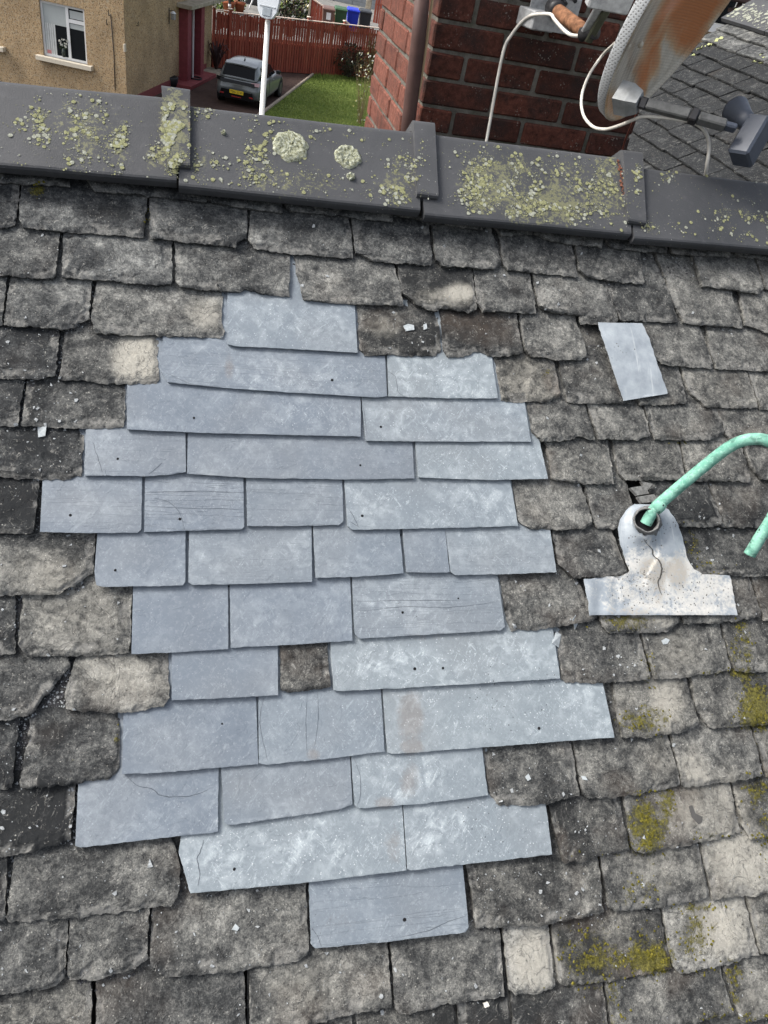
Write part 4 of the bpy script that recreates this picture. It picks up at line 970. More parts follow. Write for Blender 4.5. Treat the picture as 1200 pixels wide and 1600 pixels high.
# the split that runs down from the sleeve, laid on as a dark ribbon
sp = []; SV = []; SF = []
for q in catmull([(*q, 0) for q in ((1006, 842), (1011, 850), (1019, 858), (1021, 868), (1030, 876), (1034, 888), (1032, 900), (1028, 910), (1031, 922), (1034, 930))], 4):
    x, y = q.x + .8 * noise.noise(q * .3), q.y; sp.append((x, y))
for i, (x, y) in enumerate(sp):
    w = 1.5 * (0.25 + math.sin(math.pi * (i + .5) / len(sp))) * (1 + .5 * noise.noise(Vector((x * .4, y * .4, 2))))
    for e in (-1, 1): SV.append(roof(x + e * w * .6, y, max(h_flash(x + e * w * .6, y), h_flash(x, y)) + 0.0007))
SF = [(2 * i, 2 * i + 1, 2 * i + 3, 2 * i + 2) for i in range(len(sp) - 1)]
mesh('split', SV, SF, flash, plain('split_dark', (0.07, 0.066, 0.06), .95, .1, var=.4, scale=200))
# upright sleeve round the pipe
cz = roof(*HC, 0.012); base_n = Vector((-0.34, -0.12, 0.9)).normalized()
def sleeve():
    V = []; F = []; na = 26; t = base_n.orthogonal().normalized(); b = base_n.cross(t)
    prof = [(0.0335, 0.0), (0.0285, 0.006), (0.0255, 0.016), (0.0248, 0.027), (0.0236, 0.0285), (0.0220, 0.027), (0.0212, 0.010), (0.0205, -0.012)]
    for r, z in prof:
        for k_ in range(na):
            w = 6.283 * k_ / na; j = 1 + 0.11 * noise.noise(Vector((math.cos(w) * 2, math.sin(w) * 2, z * 60)))
            V.append(cz + base_n * (z + 0.0025 * math.sin(w * 2 + 1)) + t * (r * j * math.cos(w)) + b * (r * j * math.sin(w) * 1.05))
    for i in range(len(prof) - 1):
        for k_ in range(na): F.append((i * na + k_, i * na + (k_ + 1) % na, (i + 1) * na + (k_ + 1) % na, (i + 1) * na + k_))
    return V, F, na
V, F, na = sleeve()
o = mesh('collar', V, F, flash, plain('dull_lead', (0.13, 0.13, 0.128), 0.75, 0.3, var=0.6, scale=90, bump=0.003), True)
t = base_n.orthogonal().normalized(); b = base_n.cross(t)
mesh('sleeve_shade_disc', [cz + base_n * 0.0125 + t * 0.0208 * math.cos(6.283 * i / 20) + b * 0.0215 * math.sin(6.283 * i / 20) for i in range(20)], [tuple(range(20))], flash, plain('sleeve_dark', (0.012, 0.012, 0.013), 0.9, 0.1))  # dark disc added for the shade inside the sleeve
# broken slate bits packed above the sleeve
for q in ([(985, 762), (1008, 758), (1014, 771), (996, 774)], [(996, 776), (1022, 772), (1030, 783), (1003, 786)], [(1002, 752), (1020, 756), (1012, 766)]):
    P = [roof(*p, 0.004) for p in q]; k_ = len(P); mesh('packing_slate', P + [p - Vector((0, 0, .008)) for p in P], [tuple(range(k_))[::-1]] + [(i, (i + 1) % k_, k_ + (i + 1) % k_, k_ + i) for i in range(k_)], flash, plain('packing', (0.15, 0.15, 0.145), 0.9, 0.2, var=0.5, scale=150))

k = NT('verdigris', 0.85, 0.15); v = k.coord()
n1 = k.noise(v, 24, 5, 0.65); n2 = k.noise(v, 130, 4, 0.7)
mp = k.n('ShaderNodeMapping'); k.t.links.new(v, mp.inputs['Vector']); mp.inputs['Rotation'].default_value = (0, 0, -0.72); mp.inputs['Scale'].default_value = (4, 60, 60)
c = k.mix(k.map(n1, 0.3, 0.7), (0.085, 0.245, 0.185), (0.235, 0.46, 0.365))
c = k.mix(k.map(k.noise(mp.outputs[0], 1, 4, 0.6), 0.50, 0.66, 0, 0.8), c, (0.055, 0.125, 0.10))
c = k.mix(k.map(n2, 0.54, 0.68, 0, 0.6), c, (0.36, 0.56, 0.47))
c = k.mix(k.map(k.noise(v, 60, 5, .7), 0.56, 0.70, 0, .55), c, (0.05, 0.11, 0.085))
c = k.mix(k.math('MULTIPLY', k.map(k.voro(v, 60), 0.10, 0.17, 1, 0), k.map(n1, 0.45, 0.6)), c, (0.03, 0.05, 0.045))
k.base(c); k.bump(n2, 0.0008, 0.5); M_VERD = k.m
pipe = thing('copper_pipe', 'green verdigris copper pipe bending out of the lead flashing', 'pipe', ROOF_M)
pp = [(1009, 818, 0.022), (1017, 804, 0.034), (1028, 790, 0.044), (1061, 761, 0.066), (1112, 719, 0.105), (1142, 697, 0.130), (1168, 687, 0.148), (1196, 688, 0.165), (1222, 704, 0.172), (1232, 735, 0.165), (1224, 775, 0.140), (1205, 812, 0.112), (1186, 842, 0.088), (1171, 867, 0.066)]
path = catmull([roof(x, y, h) for x, y, h in pp], 8)
V, F = tube_geo(path, 0.0118, 20, False)
# hollow mouth at the lower end
tn = (path[-1] - path[-2]).normalized(); n0 = len(V) - 20; cen = path[-1]
for k_ in range(20): V.append(cen + (V[n0 + k_] - cen) * 0.86)
for k_ in range(20): V.append(cen + (V[n0 + k_] - cen) * 0.84 - tn * 0.03)
for a in range(2):
    o1 = n0 if a == 0 else n0 + 20
    o2 = o1 + 20
    for k_ in range(20): F.append((o1 + k_, o1 + (k_ + 1) % 20, o2 + (k_ + 1) % 20, o2 + k_))
F.append(tuple(n0 + 40 + k_ for k_ in range(20)))
mesh('tube', V, F, pipe, M_VERD, True)
jp = [roof(1023, 797, 0.0395), roof(1034, 785, 0.048)]
V, F = tube_geo([jp[0], jp[0].lerp(jp[1], .5), jp[1]], [0.0128, 0.0142, 0.0128], 20); mesh('coupling', V, F, pipe, M_VERD, True)

# ------------------------------------------------------------------ brick chimney
CY = 2.5; CX0 = 0.635; CX1 = on_y(995, 190, CY).x; CD = on_x(597, 0, CX0).y - CY
chim = thing('brick_chimney', 'dark red brick chimney stack with sooty face behind the ridge', 'chimney', loc=(CX0, CY, CAM_Z))
def mat_brick(name, lo, hi, soot):
    k = NT(name, 0.92, 0.15); v = k.coord()
    n1 = k.noise(v, 9, 5, 0.65); n2 = k.noise(v, 60, 5, 0.7); n3 = k.noise(v, 260, 4, 0.7)
    c = k.mix(k.oi.outputs['Random'], lo, hi)
    c = k.mix(k.map(n2, 0.35, 0.7), c, tuple(q * 0.45 for q in lo))
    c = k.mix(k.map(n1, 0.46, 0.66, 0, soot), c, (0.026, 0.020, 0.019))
    c = k.mix(k.map(n3, 0.58, 0.72, 0, 0.55), c, tuple(min(1, q * 1.7) for q in hi))
    w = k.math('MULTIPLY', k.map(k.voro(v, 120), 0.14, 0.30, 1, 0), k.map(k.noise(v, 20, 3), 0.54, 0.66))
    c = k.mix(k.math('MULTIPLY', w, 0.6 if soot > .5 else 0.35), c, (0.36, 0.34, 0.30))
    k.base(c); k.bump(k.math('ADD', n2, k.math('MULTIPLY', n3, 0.6)), 0.0040, 0.8); return k.m
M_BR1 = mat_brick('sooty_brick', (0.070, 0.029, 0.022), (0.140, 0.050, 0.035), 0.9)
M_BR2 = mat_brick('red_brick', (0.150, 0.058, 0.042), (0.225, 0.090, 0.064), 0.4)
k = NT('grey_mortar', 0.95, 0.1); v = k.coord(); n1 = k.noise(v, 30, 5, 0.7); n2 = k.noise(v, 300, 3, 0.7)
c = k.mix(k.map(n1, 0.3, 0.7), (0.085, 0.080, 0.068), (0.20, 0.19, 0.165)); c = k.mix(k.map(n2, 0.6, 0.75, 0, .6), c, (0.40, 0.38, 0.33))
c = k.mix(k.map(k.noise(v, 14, 3), 0.55, 0.7, 0, .6), c, (0.055, 0.06, 0.035))
k.base(c); k.bump(n2, 0.004); M_MORT = k.m
ROWZ = [on_y(680, y, CY).z - CAM_Z for y in (30, 78, 123, 164)]
GZ = 0.0735; ZJ = ROWZ[1]                                   # height of one bed joint
br = random.Random(3)
def brick(c, s, m, rotz=0.0):
    bm = bmesh.new(); add_box(bm, (0, 0, 0), s, None, 0.0045)
    for w in bm.verts:
        w.co += Vector((noise.noise(w.co * 31 + Vector(c) * 9), noise.noise(w.co * 31 + Vector(c) * 7 + Vector((5, 0, 0))), noise.noise(w.co * 31 + Vector(c) * 5 + Vector((0, 5, 0))))) * 0.0022
    o = bm_obj('brick', bm, chim, m); o.location = c
    o.rotation_euler = (br.gauss(0, .006), br.gauss(0, .006), br.gauss(0, .006)); return o
wx = CX1 - CX0
row0 = -7; row1 = 7
for r in range(row0, row1):
    z = ZJ + GZ * r + GZ / 2                                # r = 0 is the course just above the joint
    hdr = (r % 2 == 1) or (r % 2 == -1)
    # front face
    x = 0.0; first = True; phase = (r % 2) == 0
    while x < wx - 0.02:
        L = 0.103 if (first and not phase) else 0.215
        L = min(L + br.uniform(-.004, .004), wx - x)
        if wx - x - L < 0.06: L = wx - x
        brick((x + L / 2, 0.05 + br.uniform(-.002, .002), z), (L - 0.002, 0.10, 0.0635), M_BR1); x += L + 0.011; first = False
    # left face (the front corner brick already shows its end)
    y = 0.112 if True else 0
    while y < CD - 0.02:
        L = 0.103 if (phase and y < .12) else 0.215
        L = min(L, CD - y)
        if CD - y - L < 0.05: L = CD - y
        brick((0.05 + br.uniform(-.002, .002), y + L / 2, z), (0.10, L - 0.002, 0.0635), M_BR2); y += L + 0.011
zb = ZJ + GZ * row0; zt = ZJ + GZ * row1
box('mortar', (wx / 2, CD / 2, (zb + zt) / 2 - 0.25), (wx - 0.012, CD - 0.012, zt - zb + 0.5), chim, M_MORT)

# brown pipe and tan cable up the chimney corner
M_BPIPE = plain('brown_pipe_paint', (0.070, 0.038, 0.032), 0.55, 0.35, var=0.3, scale=18)
a0 = on_y(665, -60, CY - 0.03); a1 = on_y(640, 175, CY - 0.03)
dirp = (a1 - a0); a2 = a1 + dirp * 0.5
pipe2 = thing('corner_pipe', 'dark brown pipe running up the chimney corner', 'pipe', loc=a2)
t_ = tube('tube', [a0 - a2, a0.lerp(a1, .5) - a2 + Vector((0.003, 0, 0)), a1 - a2, Vector()], 0.021, pipe2, M_BPIPE, 16)
for q in (0.12,):
    p = a0.lerp(a1, q); box('pipe_clip', p - a2, (0.052, 0.05, 0.016), pipe2, M_BPIPE, 0.004)
M_TAN = plain('tan_cable', (0.46, 0.34, 0.20), 0.6, 0.3)
tc_ = [on_y(x, y, CY - 0.02) for x, y in ((682, -40), (674, 10), (666, 70), (657, 130), (648, 172), (641, 200), (632, 240))]
tag(tube('tan_cable', catmull(tc_, 5), 0.0042, None, M_TAN, 8), 'thin tan cable fixed beside the brown corner pipe', 'cable')

# ------------------------------------------------------------------ satellite dish
DC = Vector((1.120, 1.981, -0.034)) + CAM; DR = 0.333; DN = Vector((0.688, -0.658, -0.306)).normalized()
DX = Vector((0, 0, 1)).cross(DN).normalized(); DY = DN.cross(DX)
DM = Matrix.Translation(DC) @ Matrix((DX, DY, DN)).transposed().to_4x4()
dish = thing('satellite_dish', 'rusty perforated satellite dish on an arm fixed to the chimney', 'satellite dish', DM)
def mat_dish(back):
    k = NT('dish_back' if back else 'dish_face', 0.5, 0.4); v = k.n('ShaderNodeTexCoord').outputs['Object']
    a = k.attr('stain'); sep = k.n('ShaderNodeSeparateColor'); k.t.links.new(a.outputs['Color'], sep.inputs[0])
    n1 = k.noise(v, 7, 5, 0.6, 0.8); n2 = k.noise(v, 60, 5, 0.7)
    mp = k.n('ShaderNodeMapping'); k.t.links.new(v, mp.inputs['Vector']); mp.inputs['Scale'].default_value = (40, 3, 3)
    st = k.noise(mp.outputs[0], 1, 4, 0.65, 0.4)
    if back: c = k.mix(n2, (0.25, 0.265, 0.275), (0.36, 0.375, 0.385))
    else:
        c = k.mix(k.map(n2, 0.3, 0.7), (0.56, 0.50, 0.40), (0.70, 0.65, 0.54))
        c = k.mix(k.map(st, 0.45, 0.7, 0, 0.4), c, (0.36, 0.30, 0.22))
        r1 = k.math('ADD', sep.outputs[0], k.math('ADD', k.math('MULTIPLY', k.math('SUBTRACT', n1, 0.5), 0.7), k.math('MULTIPLY', k.math('SUBTRACT', n2, 0.5), 0.55)))
        c = k.mix(k.map(r1, 0.18, 0.55, 0, .8), c, (0.56, 0.35, 0.17))
        c = k.mix(k.map(r1, 0.45, 0.95), c, (0.52, 0.19, 0.062))
        c = k.mix(k.math('MULTIPLY', sep.outputs[1], k.map(st, 0.3, 0.6)), c, (0.17, 0.135, 0.105))
    # punched holes, in rows
    sx = k.n('ShaderNodeSeparateXYZ'); k.t.links.new(v, sx.inputs[0])
    P_ = 150.0
    gx = k.math('FRACT', k.math('MULTIPLY', k.math('ADD', sx.outputs[0], k.math('MULTIPLY', sx.outputs[2], 1.0 if back else 0.0)), P_)); gy = k.math('FRACT', k.math('MULTIPLY', sx.outputs[1], P_))
    dx = k.math('SUBTRACT', gx, 0.5); dy = k.math('SUBTRACT', gy, 0.5)
    d = k.math('ADD', k.math('MULTIPLY', dx, dx), k.math('MULTIPLY', dy, dy))
    hole = k.map(d, 0.045, 0.085, 1, 0)
    c = k.mix(k.math('MULTIPLY', hole, 0.6 if back else 0.26), c, (0.05, 0.045, 0.04))
    k.base(c); k.bump(k.math('SUBTRACT', 1.0, hole), 0.0012, 0.5); return k.m
M_DF, M_DB = mat_dish(False), mat_dish(True)
# the bowl: face, rolled rim, skirt turned back, rear
RUSTPX = [(1072, 30, 34, 50, 1.25), (1100, -6, 42, 30, 1.1), (1021, 78, 12, 44, .95), (1002, 120, 11, 36, 1.0), (962, 165, 18, 26, .75), (985, 60, 8, 70, .40), (1022, 20, 10, 50, .4)]
DARKPX = [(985, 70, 14, 90, .8), (1005, 15, 14, 40, .6), (962, 130, 9, 40, .4)]
prof = [(0.0, -0.048), (0.06, -0.0468), (0.12, -0.043), (0.18, -0.0358), (0.22, -0.0285), (0.25, -0.0215), (0.275, -0.0145), (0.295, -0.0085), (0.305, -0.009), (0.315, -0.006), (0.324, 0.0), (0.330, 0.001), (0.333, -0.002)]
back = [(0.333, -0.002), (0.3335, -0.006), (0.332, -0.012), (0.330, -0.026), (0.325, -0.031), (0.30, -0.036), (0.22, -0.060), (0.10, -0.068), (0.0, -0.070)]
na = 96
def lathe(pr, st=False):
    V = [Vector((0, 0, pr[0][1]))] if pr[0][0] == 0 else []; F = []; o0 = len(V); ring = [p for p in pr if p[0] > 0]
    for r, z in ring:
        for k_ in range(na): w = 6.283185 * k_ / na; V.append(Vector((r * math.cos(w), r * math.sin(w), z)))
    for i in range(len(ring) - 1):
        for k_ in range(na): F.append((o0 + i * na + k_, o0 + i * na + (k_ + 1) % na, o0 + (i + 1) * na + (k_ + 1) % na, o0 + (i + 1) * na + k_))
    if o0:
        for k_ in range(na): F.append((0, o0 + k_, o0 + (k_ + 1) % na))
    if pr[-1][0] == 0:
        V.append(Vector((0, 0, pr[-1][1]))); l = o0 + (len(ring) - 1) * na
        for k_ in range(na): F.append((l + k_, l + (k_ + 1) % na, len(V) - 1))
    return V, F
V, F = lathe(prof); o = mesh('reflector', V, F, dish, M_DF, True)
ca = o.data.color_attributes.new('stain', 'FLOAT_COLOR', 'POINT'); fl = []
for q in V:
    x, y = to_px(DM @ q); r = d_ = 0
    for bx, by, a, b, s in RUSTPX:
        e = ((x - bx) / (a * 1.4)) ** 2 + ((y - by) / (b * 1.4)) ** 2
        if e < 1: r += s * (1 - e)
    for bx, by, a, b, s in DARKPX:
        e = ((x - bx) / (a * 1.4)) ** 2 + ((y - by) / (b * 1.4)) ** 2
        if e < 1: d_ += s * (1 - e)
    if y < -40: r = 0.5 * max(0, noise.noise(q * 8))
    fl += [min(1, r), min(1, d_), 0, 1]
ca.data.foreach_set('color', fl)
V, F = lathe(back); mesh('rear_shell', V, F, dish, M_DB, True)
DI = DM.inverted()
M_GALV = plain('galvanised', (0.36, 0.37, 0.375), 0.5, 0.4, 0.3, var=0.3, scale=60)
M_ARM = plain('arm_grey', (0.095, 0.097, 0.095), 0.6, 0.35, var=0.35, scale=60)
M_BLK = plain('black_plastic', (0.018, 0.018, 0.020), 0.5, 0.4)
M_LNB = plain('lnb_grey', (0.050, 0.060, 0.080), 0.42, 0.45, var=0.1)
M_RUST = plain('rusty_tube', (0.21, 0.105, 0.058), 0.85, 0.2, 0.2, var=0.6, scale=60, bump=0.001)
L = lambda p: DI @ p
def beam(name, p, q, w, h, m, parent=dish, bev=0.003, roll=0.0):
    d = (q - p); z = d.normalized(); u = Vector((0, 0, 1)); x = z.cross(u).normalized(); y = z.cross(x)
    R = Matrix((x, y, z)).transposed() @ Matrix.Rotation(roll, 3, 'Z')
    return box(name, (p + q) / 2, (w, h, d.length), parent, m, bev, R)
for x, y in ((981, 72), (1001, 70)):
    g = ray(x, y); pl = DC - DN * 0.02; p = CAM + g * ((pl - CAM).dot(DN) / g.dot(DN)); bm = bmesh.new(); bmesh.ops.create_uvsphere(bm, u_segments=10, v_segments=6, radius=0.008, matrix=Matrix.Translation(L(p)) @ Matrix.Diagonal((1, 1, 0.7, 1))); bm_obj('bolt', bm, dish, plain('bolt_pale', (0.55, 0.5, 0.4), 0.6), True)
A = [on_y(966, 152, 1.84), on_y(1000, 160, 1.80), on_y(1010, 163, 1.79), on_y(1078, 180, 1.735), on_y(1090, 184, 1.725), on_y(1150, 201, 1.69)]
# arm foot, joints, arm
def wedge(p, q, w0, w1, m, name):
    V, F = tube_geo([L(p), L(p.lerp(q, .55)), L(q)], [w0, w0 * .96, w1], 4); return mesh(name, V, F, dish, plain('arm_foot_grey', (.24, .25, .25), .6, .3, var=.3))
wedge(A[0], A[1], 0.036, 0.024, M_ARM, 'arm_foot')
beam('arm_joint', L(A[1]), L(A[2].lerp(A[3], .03)), 0.026, 0.024, M_BLK)
ab = beam('arm', L(A[2]), L(A[3]), 0.024, 0.022, M_ARM)
beam('arm_joint', L(A[3]), L(A[4]), 0.028, 0.028, M_BLK)
beam('arm', L(A[4]), L(A[4].lerp(A[5], .72)), 0.023, 0.021, M_ARM)
beam('arm_tip', L(A[4].lerp(A[5], .70)), L(A[5]), 0.020, 0.014, M_LNB)
# LNB: horn, neck and square body
hx = on_y(1149, 172, 1.80); hb = on_y(1172, 194, 1.72); bb_ = on_y(1182, 205, 1.72); be = on_y(1155, 250, 1.68)
hd = (L(hx) - L(hb)).normalized()
V, F = tube_geo([L(hb), L(hb).lerp(L(hx), .45), L(hx) - hd * 0.004, L(hx)], [0.017, 0.021, 0.030, 0.031], 20); mesh('lnb_horn', V, F, dish, M_LNB, True)
V, F = tube_geo([L(hx) + hd * 0.0004, L(hx) + hd * 0.002], [0.0285, 0.0285], 20); mesh('lnb_cap', V, F, dish, plain('lnb_cap_pale', (0.62, 0.64, 0.66), 0.4), True)
V, F = tube_geo([L(hb) + hd * 0.006, L(bb_)], [0.0185, 0.0185], 16); mesh('lnb_neck', V, F, dish, M_LNB, True)
beam('lnb_body', L(on_y(1190, 190, 1.72)), L(be), 0.058, 0.050, M_LNB, bev=0.005, roll=0.5)
# bracket on the chimney
P1, P2 = on_y(872, 18, 2.40), on_y(916, 52, 2.22)
wp = on_y(868, 8, CY - 0.008)
box('wall_plate', L(wp), (0.15, 0.006, 0.13), dish, M_GALV, 0.001, DM.to_3x3().inverted())
box('wall_plate_foot', L(on_y(838, 30, CY - 0.045)), (0.075, 0.09, 0.045), dish, M_GALV, 0.003, DM.to_3x3().inverted() @ Matrix.Rotation(.2, 3, 'Z'))
for x, y in ((862, -3), (876, 0), (884, 6), (899, 2)):
    p = on_y(x, y, CY - 0.04); V, F = tube_geo([L(p), L(p + Vector((0.004, 0.05, 0.01)))], 0.006, 6); mesh('bolt', V, F, dish, M_BLK)
V, F = tube_geo([L(on_y(864, 10, 2.44)), L(P1)], [0.024, 0.024], 16); mesh('pole_socket', V, F, dish, M_BLK, True)
V, F = tube_geo([L(P1), L(P2)], 0.0185, 18); mesh('pole', V, F, dish, M_RUST, True)
C1, C2 = on_y(920, 56, 2.20), on_y(950, 5, 2.12)
beam('clamp', L(C1), L(C2), 0.045, 0.020, plain('clamp_olive', (0.055, 0.058, 0.038), 0.6, 0.3, var=.3), roll=0.6)
beam('clamp_edge', L(C1 + (on_y(914, 50, 2.19) - on_y(920, 56, 2.20))), L(on_y(938, 8, 2.11)), 0.008, 0.022, M_GALV, roll=.6)
V, F = tube_geo([L(on_y(909, 54, 2.21)), L(on_y(932, 50, 2.17))], 0.017, 12); mesh('clamp_foot', V, F, dish, M_BLK, True)
box('mount_plate', L(on_y(955, -6, 2.10)), (0.11, 0.03, 0.06), dish, M_GALV, 0.004, DM.to_3x3().inverted() @ Matrix.Rotation(.3, 3, 'X'))

M_WHITE = plain('white_cable_sheath', (0.56, 0.54, 0.49), 0.5, 0.35, var=.2)
pts = [(756, 240, 2.42), (761, 215, 2.44), (770, 165, 2.46), (780, 110, 2.47), (789, 72, 2.475), (799, 55, 2.475), (812, 38, 2.46), (828, 25, 2.42), (848, 22, 2.36), (861, 23, 2.32), (866, 30, 2.30), (880, 46, 2.26), (893, 55, 2.22), (911, 56, 2.2)]
tag(tube('coaxial_cable', catmull([on_y(*p) for p in pts], 6), 0.0046, None, M_WHITE, 8), 'white cable looping down the sooty chimney face from the bracket', 'cable')
pts = [(972, 60, 2.14), (956, 72, 2.24), (940, 88, 2.3), (920, 118, 2.28), (909, 150, 2.24), (911, 178, 2.16), (925, 197, 2.05), (945, 202, 1.95), (968, 196, 1.87), (990, 187, 1.82), (1005, 182, 1.80), (1040, 184, 1.77), (1075, 189, 1.74), (1092, 196, 1.735), (1104, 210, 1.735), (1108, 230, 1.735), (1104, 262, 1.73), (1100, 290, 1.77)]
tag(tube('coaxial_cable', catmull([on_y(*p) for p in pts], 6), 0.0040, None, M_WHITE, 8), 'pale cable hanging in a loop under the rusty dish and along its arm', 'cable')
pts = [(1000, 160, 2.1), (995, 178, 2.2), (984, 202, 2.35), (975, 225, 2.44), (970, 250, 2.46)]
tag(tube('red_wire', catmull([on_y(*p) for p in pts], 5), 0.0032, None, plain('red_brown_wire', (0.16, 0.05, 0.035), 0.6)), 'thin red brown wire dropping below the dish at the chimney edge', 'wire')

# ------------------------------------------------------------------ side wing roof beyond the chimney
p2 = PITCH; N2 = Vector((-math.sin(p2), 0, math.cos(p2))); U2 = Vector((math.cos(p2), 0, math.sin(p2))); Y2 = Vector((0, 1, 0))
def wing(px, py, d=-1.9, h=0.0):
    g = ray(px, py); return CAM + g * ((d + h) / g.dot(N2))
o0 = wing(1152, 29)
WM = Matrix.Translation(o0) @ Matrix((Y2, U2, N2)).transposed().to_4x4(); WI = WM.inverted()
wroof = thing('side_roof', 'dark slate roof of the side wing beyond the rusty dish', 'roof', WM)
M_OLD2 = mat_old_slate('side_slate', False); wr = random.Random(21)
yend = (WI @ wing(1118, 52)).x + 0.02
GA = 0.098; proto = []
for w in (0.15, 0.18, 0.21, 0.24, 0.27):
    for var in range(2):
        bm = bmesh.new(); add_box(bm, (0, 0, 0), (w - 0.005, 0.17, 0.013), None, 0.002)
        bmesh.ops.subdivide_edges(bm, edges=[e for e in bm.edges if e.calc_length() > 0.03], cuts=3, use_grid_fill=True)
        for q in bm.verts: q.co += Vector((noise.noise(q.co * 30 + Vector((w * 90, var * 7, 0))), noise.noise(q.co * 30 + Vector((0, w * 90, var * 5))), 0.35 * noise.noise(q.co * 40 + Vector((w * 50, 1, var))))) * 0.006
        me = bpy.data.meshes.new('slate'); bm.to_mesh(me); bm.free(); me.materials.append(M_OLD2); proto.append((w, me))
rows = 12
for r in range(rows):
    v0 = -0.055 - GA * r; x = yend - 0.0 - wr.uniform(0, 0.06)
    while x > yend - 3.3:
        w, me = wr.choice(proto)
        o = bpy.data.objects.new('slate', me); col.objects.link(o); o.parent = wroof
        o.location = (x - w / 2, v0 - 0.085 + 0.17 / 2 + wr.uniform(-.008, .008), 0.004 + wr.uniform(-.001, .001)); o.rotation_euler = (-0.15 + wr.gauss(0, .005), wr.gauss(0, .008), wr.gauss(0, .014))
        o.color = (wr.uniform(-0.28, -0.02) if r > 1 else wr.uniform(.4, .6), wr.uniform(0, .3), 0.0 if r > 1 else .12, 1); x -= w
box('sarking_board', (yend - 1.62, -0.75, -0.03), (3.24, 1.7, 0.03), wroof, M_DECK)
# its ridge tiles and far slope
ra = 2 * p2
for i in range(7):
    V = []; F = []; n_ = 6; s0 = yend + 0.04 - i * 0.46; P = [(-0.075, 0.020), (-0.075, 0.040), (0.125, 0.042), (0.140, 0.036)]
    P += [(0.14 + 0.16 * math.cos(ra), 0.036 - 0.16 * math.sin(ra)), (0.14 + 0.16 * math.cos(ra) - .02 * math.sin(ra), 0.036 - 0.16 * math.sin(ra) - .02 * math.cos(ra)), (0.125, 0.016)]
    for k_ in range(n_ + 1):
        for a, b in P: V.append(Vector((s0 - 0.455 * k_ / n_, a + .002 * noise.noise(Vector((k_, a * 9, i))), b)))
    m_ = len(P)
    for k_ in range(n_):
        for j in range(m_): F.append((k_ * m_ + j, k_ * m_ + (j + 1) % m_, (k_ + 1) * m_ + (j + 1) % m_, (k_ + 1) * m_ + j))
    F.append(tuple(range(m_ - 1, -1, -1))); F.append(tuple(n_ * m_ + j for j in range(m_)))
    mesh('ridge_tile', V, F, wroof, M_RIDGE)
wl_ = []
for _ in range(900):
    u, t_ = wr.uniform(yend - 1.6, yend + .03), wr.gauss(0.0, 0.045)
    if -0.07 < t_ < 0.12: wl_.append(disc(Vector((u, t_, 0.0425)), Vector((0, 0, 1)), min(.012, .002 * wr.paretovariate(1.3))))
v, f = join_geo(wl_); tag(mesh('lichen', v, f, wroof, M_LG, True), kind='stuff')
cl = []
for px, py, r in ((1122, 66, .028), (1112, 72, .018), (1094, 80, .022), (1086, 88, .014), (1196, 96, .024), (1188, 92, .016), (1178, 100, .010), (1162, 24, .02), (1150, 20, .018)):
    c0 = WI @ wing(px, py)
    for _ in range(16):
        p = c0 + Vector((wr.gauss(0, r * .6), wr.gauss(0, r * .6), 0.008 + abs(wr.gauss(0, r * .25)))); cl.append(disc(p, Vector((wr.gauss(0, .6), wr.gauss(0, .6), 1)).normalized(), r * wr.uniform(.25, .6)))
v, f = join_geo(cl); tag(mesh('leafy_lichen', v, f, wroof, mat_lichen('leafy_lichen', (0.22, 0.24, 0.10), (0.46, 0.48, 0.27)), True), kind='stuff')
# walls under the wing and the far slopes
M_HARL = plain('harled_wall', (0.30, 0.25, 0.19), 0.95, 0.1, var=0.3, scale=40, bump=0.004)
# ------------------------------------------------------------------ the rest of the building under this roof
back = box('rear_slope', (0.1, 0, 0), (9.0, 3.2, 0.03), slate_roof, M_OLD2)
back.rotation_euler = (-2 * PITCH, 0, 0); back.color = (0.35, 0.2, 0.0, 1)
back.location = (0, RIDGE_V + math.cos(2 * PITCH) * 1.6 - 0.04, -math.sin(2 * PITCH) * 1.6 - 0.03)
apex = ROOF_M @ Vector((0, RIDGE_V, 0))
own = thing('own_house', 'harled walls of the house below the slate roof', 'house', loc=(0.0, apex.y, 0))
hw = 2.35; zt_ = apex.z - hw * math.tan(PITCH) - 0.15
box('wall', (0.1, 0, zt_ / 2), (8.6, 2 * hw, zt_), own, M_HARL)

# ------------------------------------------------------------------ street: axes along (S) and away from (F) the view
Sd = ROT @ Vector((0.97725, 0.2121, 0)); Sd.z = 0; Sd.normalize(); Fd = Vector((-Sd.y, Sd.x, 0))
SM = Matrix((Sd, Fd, Vector((0, 0, 1)))).transposed().to_4x4()
SI = SM.inverted()
def at(s, f, z=0.0): return SM @ Matrix.Translation((s, f, z))
def g_z(px, py, z=0.0): return SI @ on_z(px, py, z)
def g_f(px, py, f):
    g = ray(px, py); return SI @ (CAM + g * (f / g.dot(Fd)))
def g_s(px, py, s):
    g = ray(px, py); return SI @ (CAM + g * (s / g.dot(Sd)))

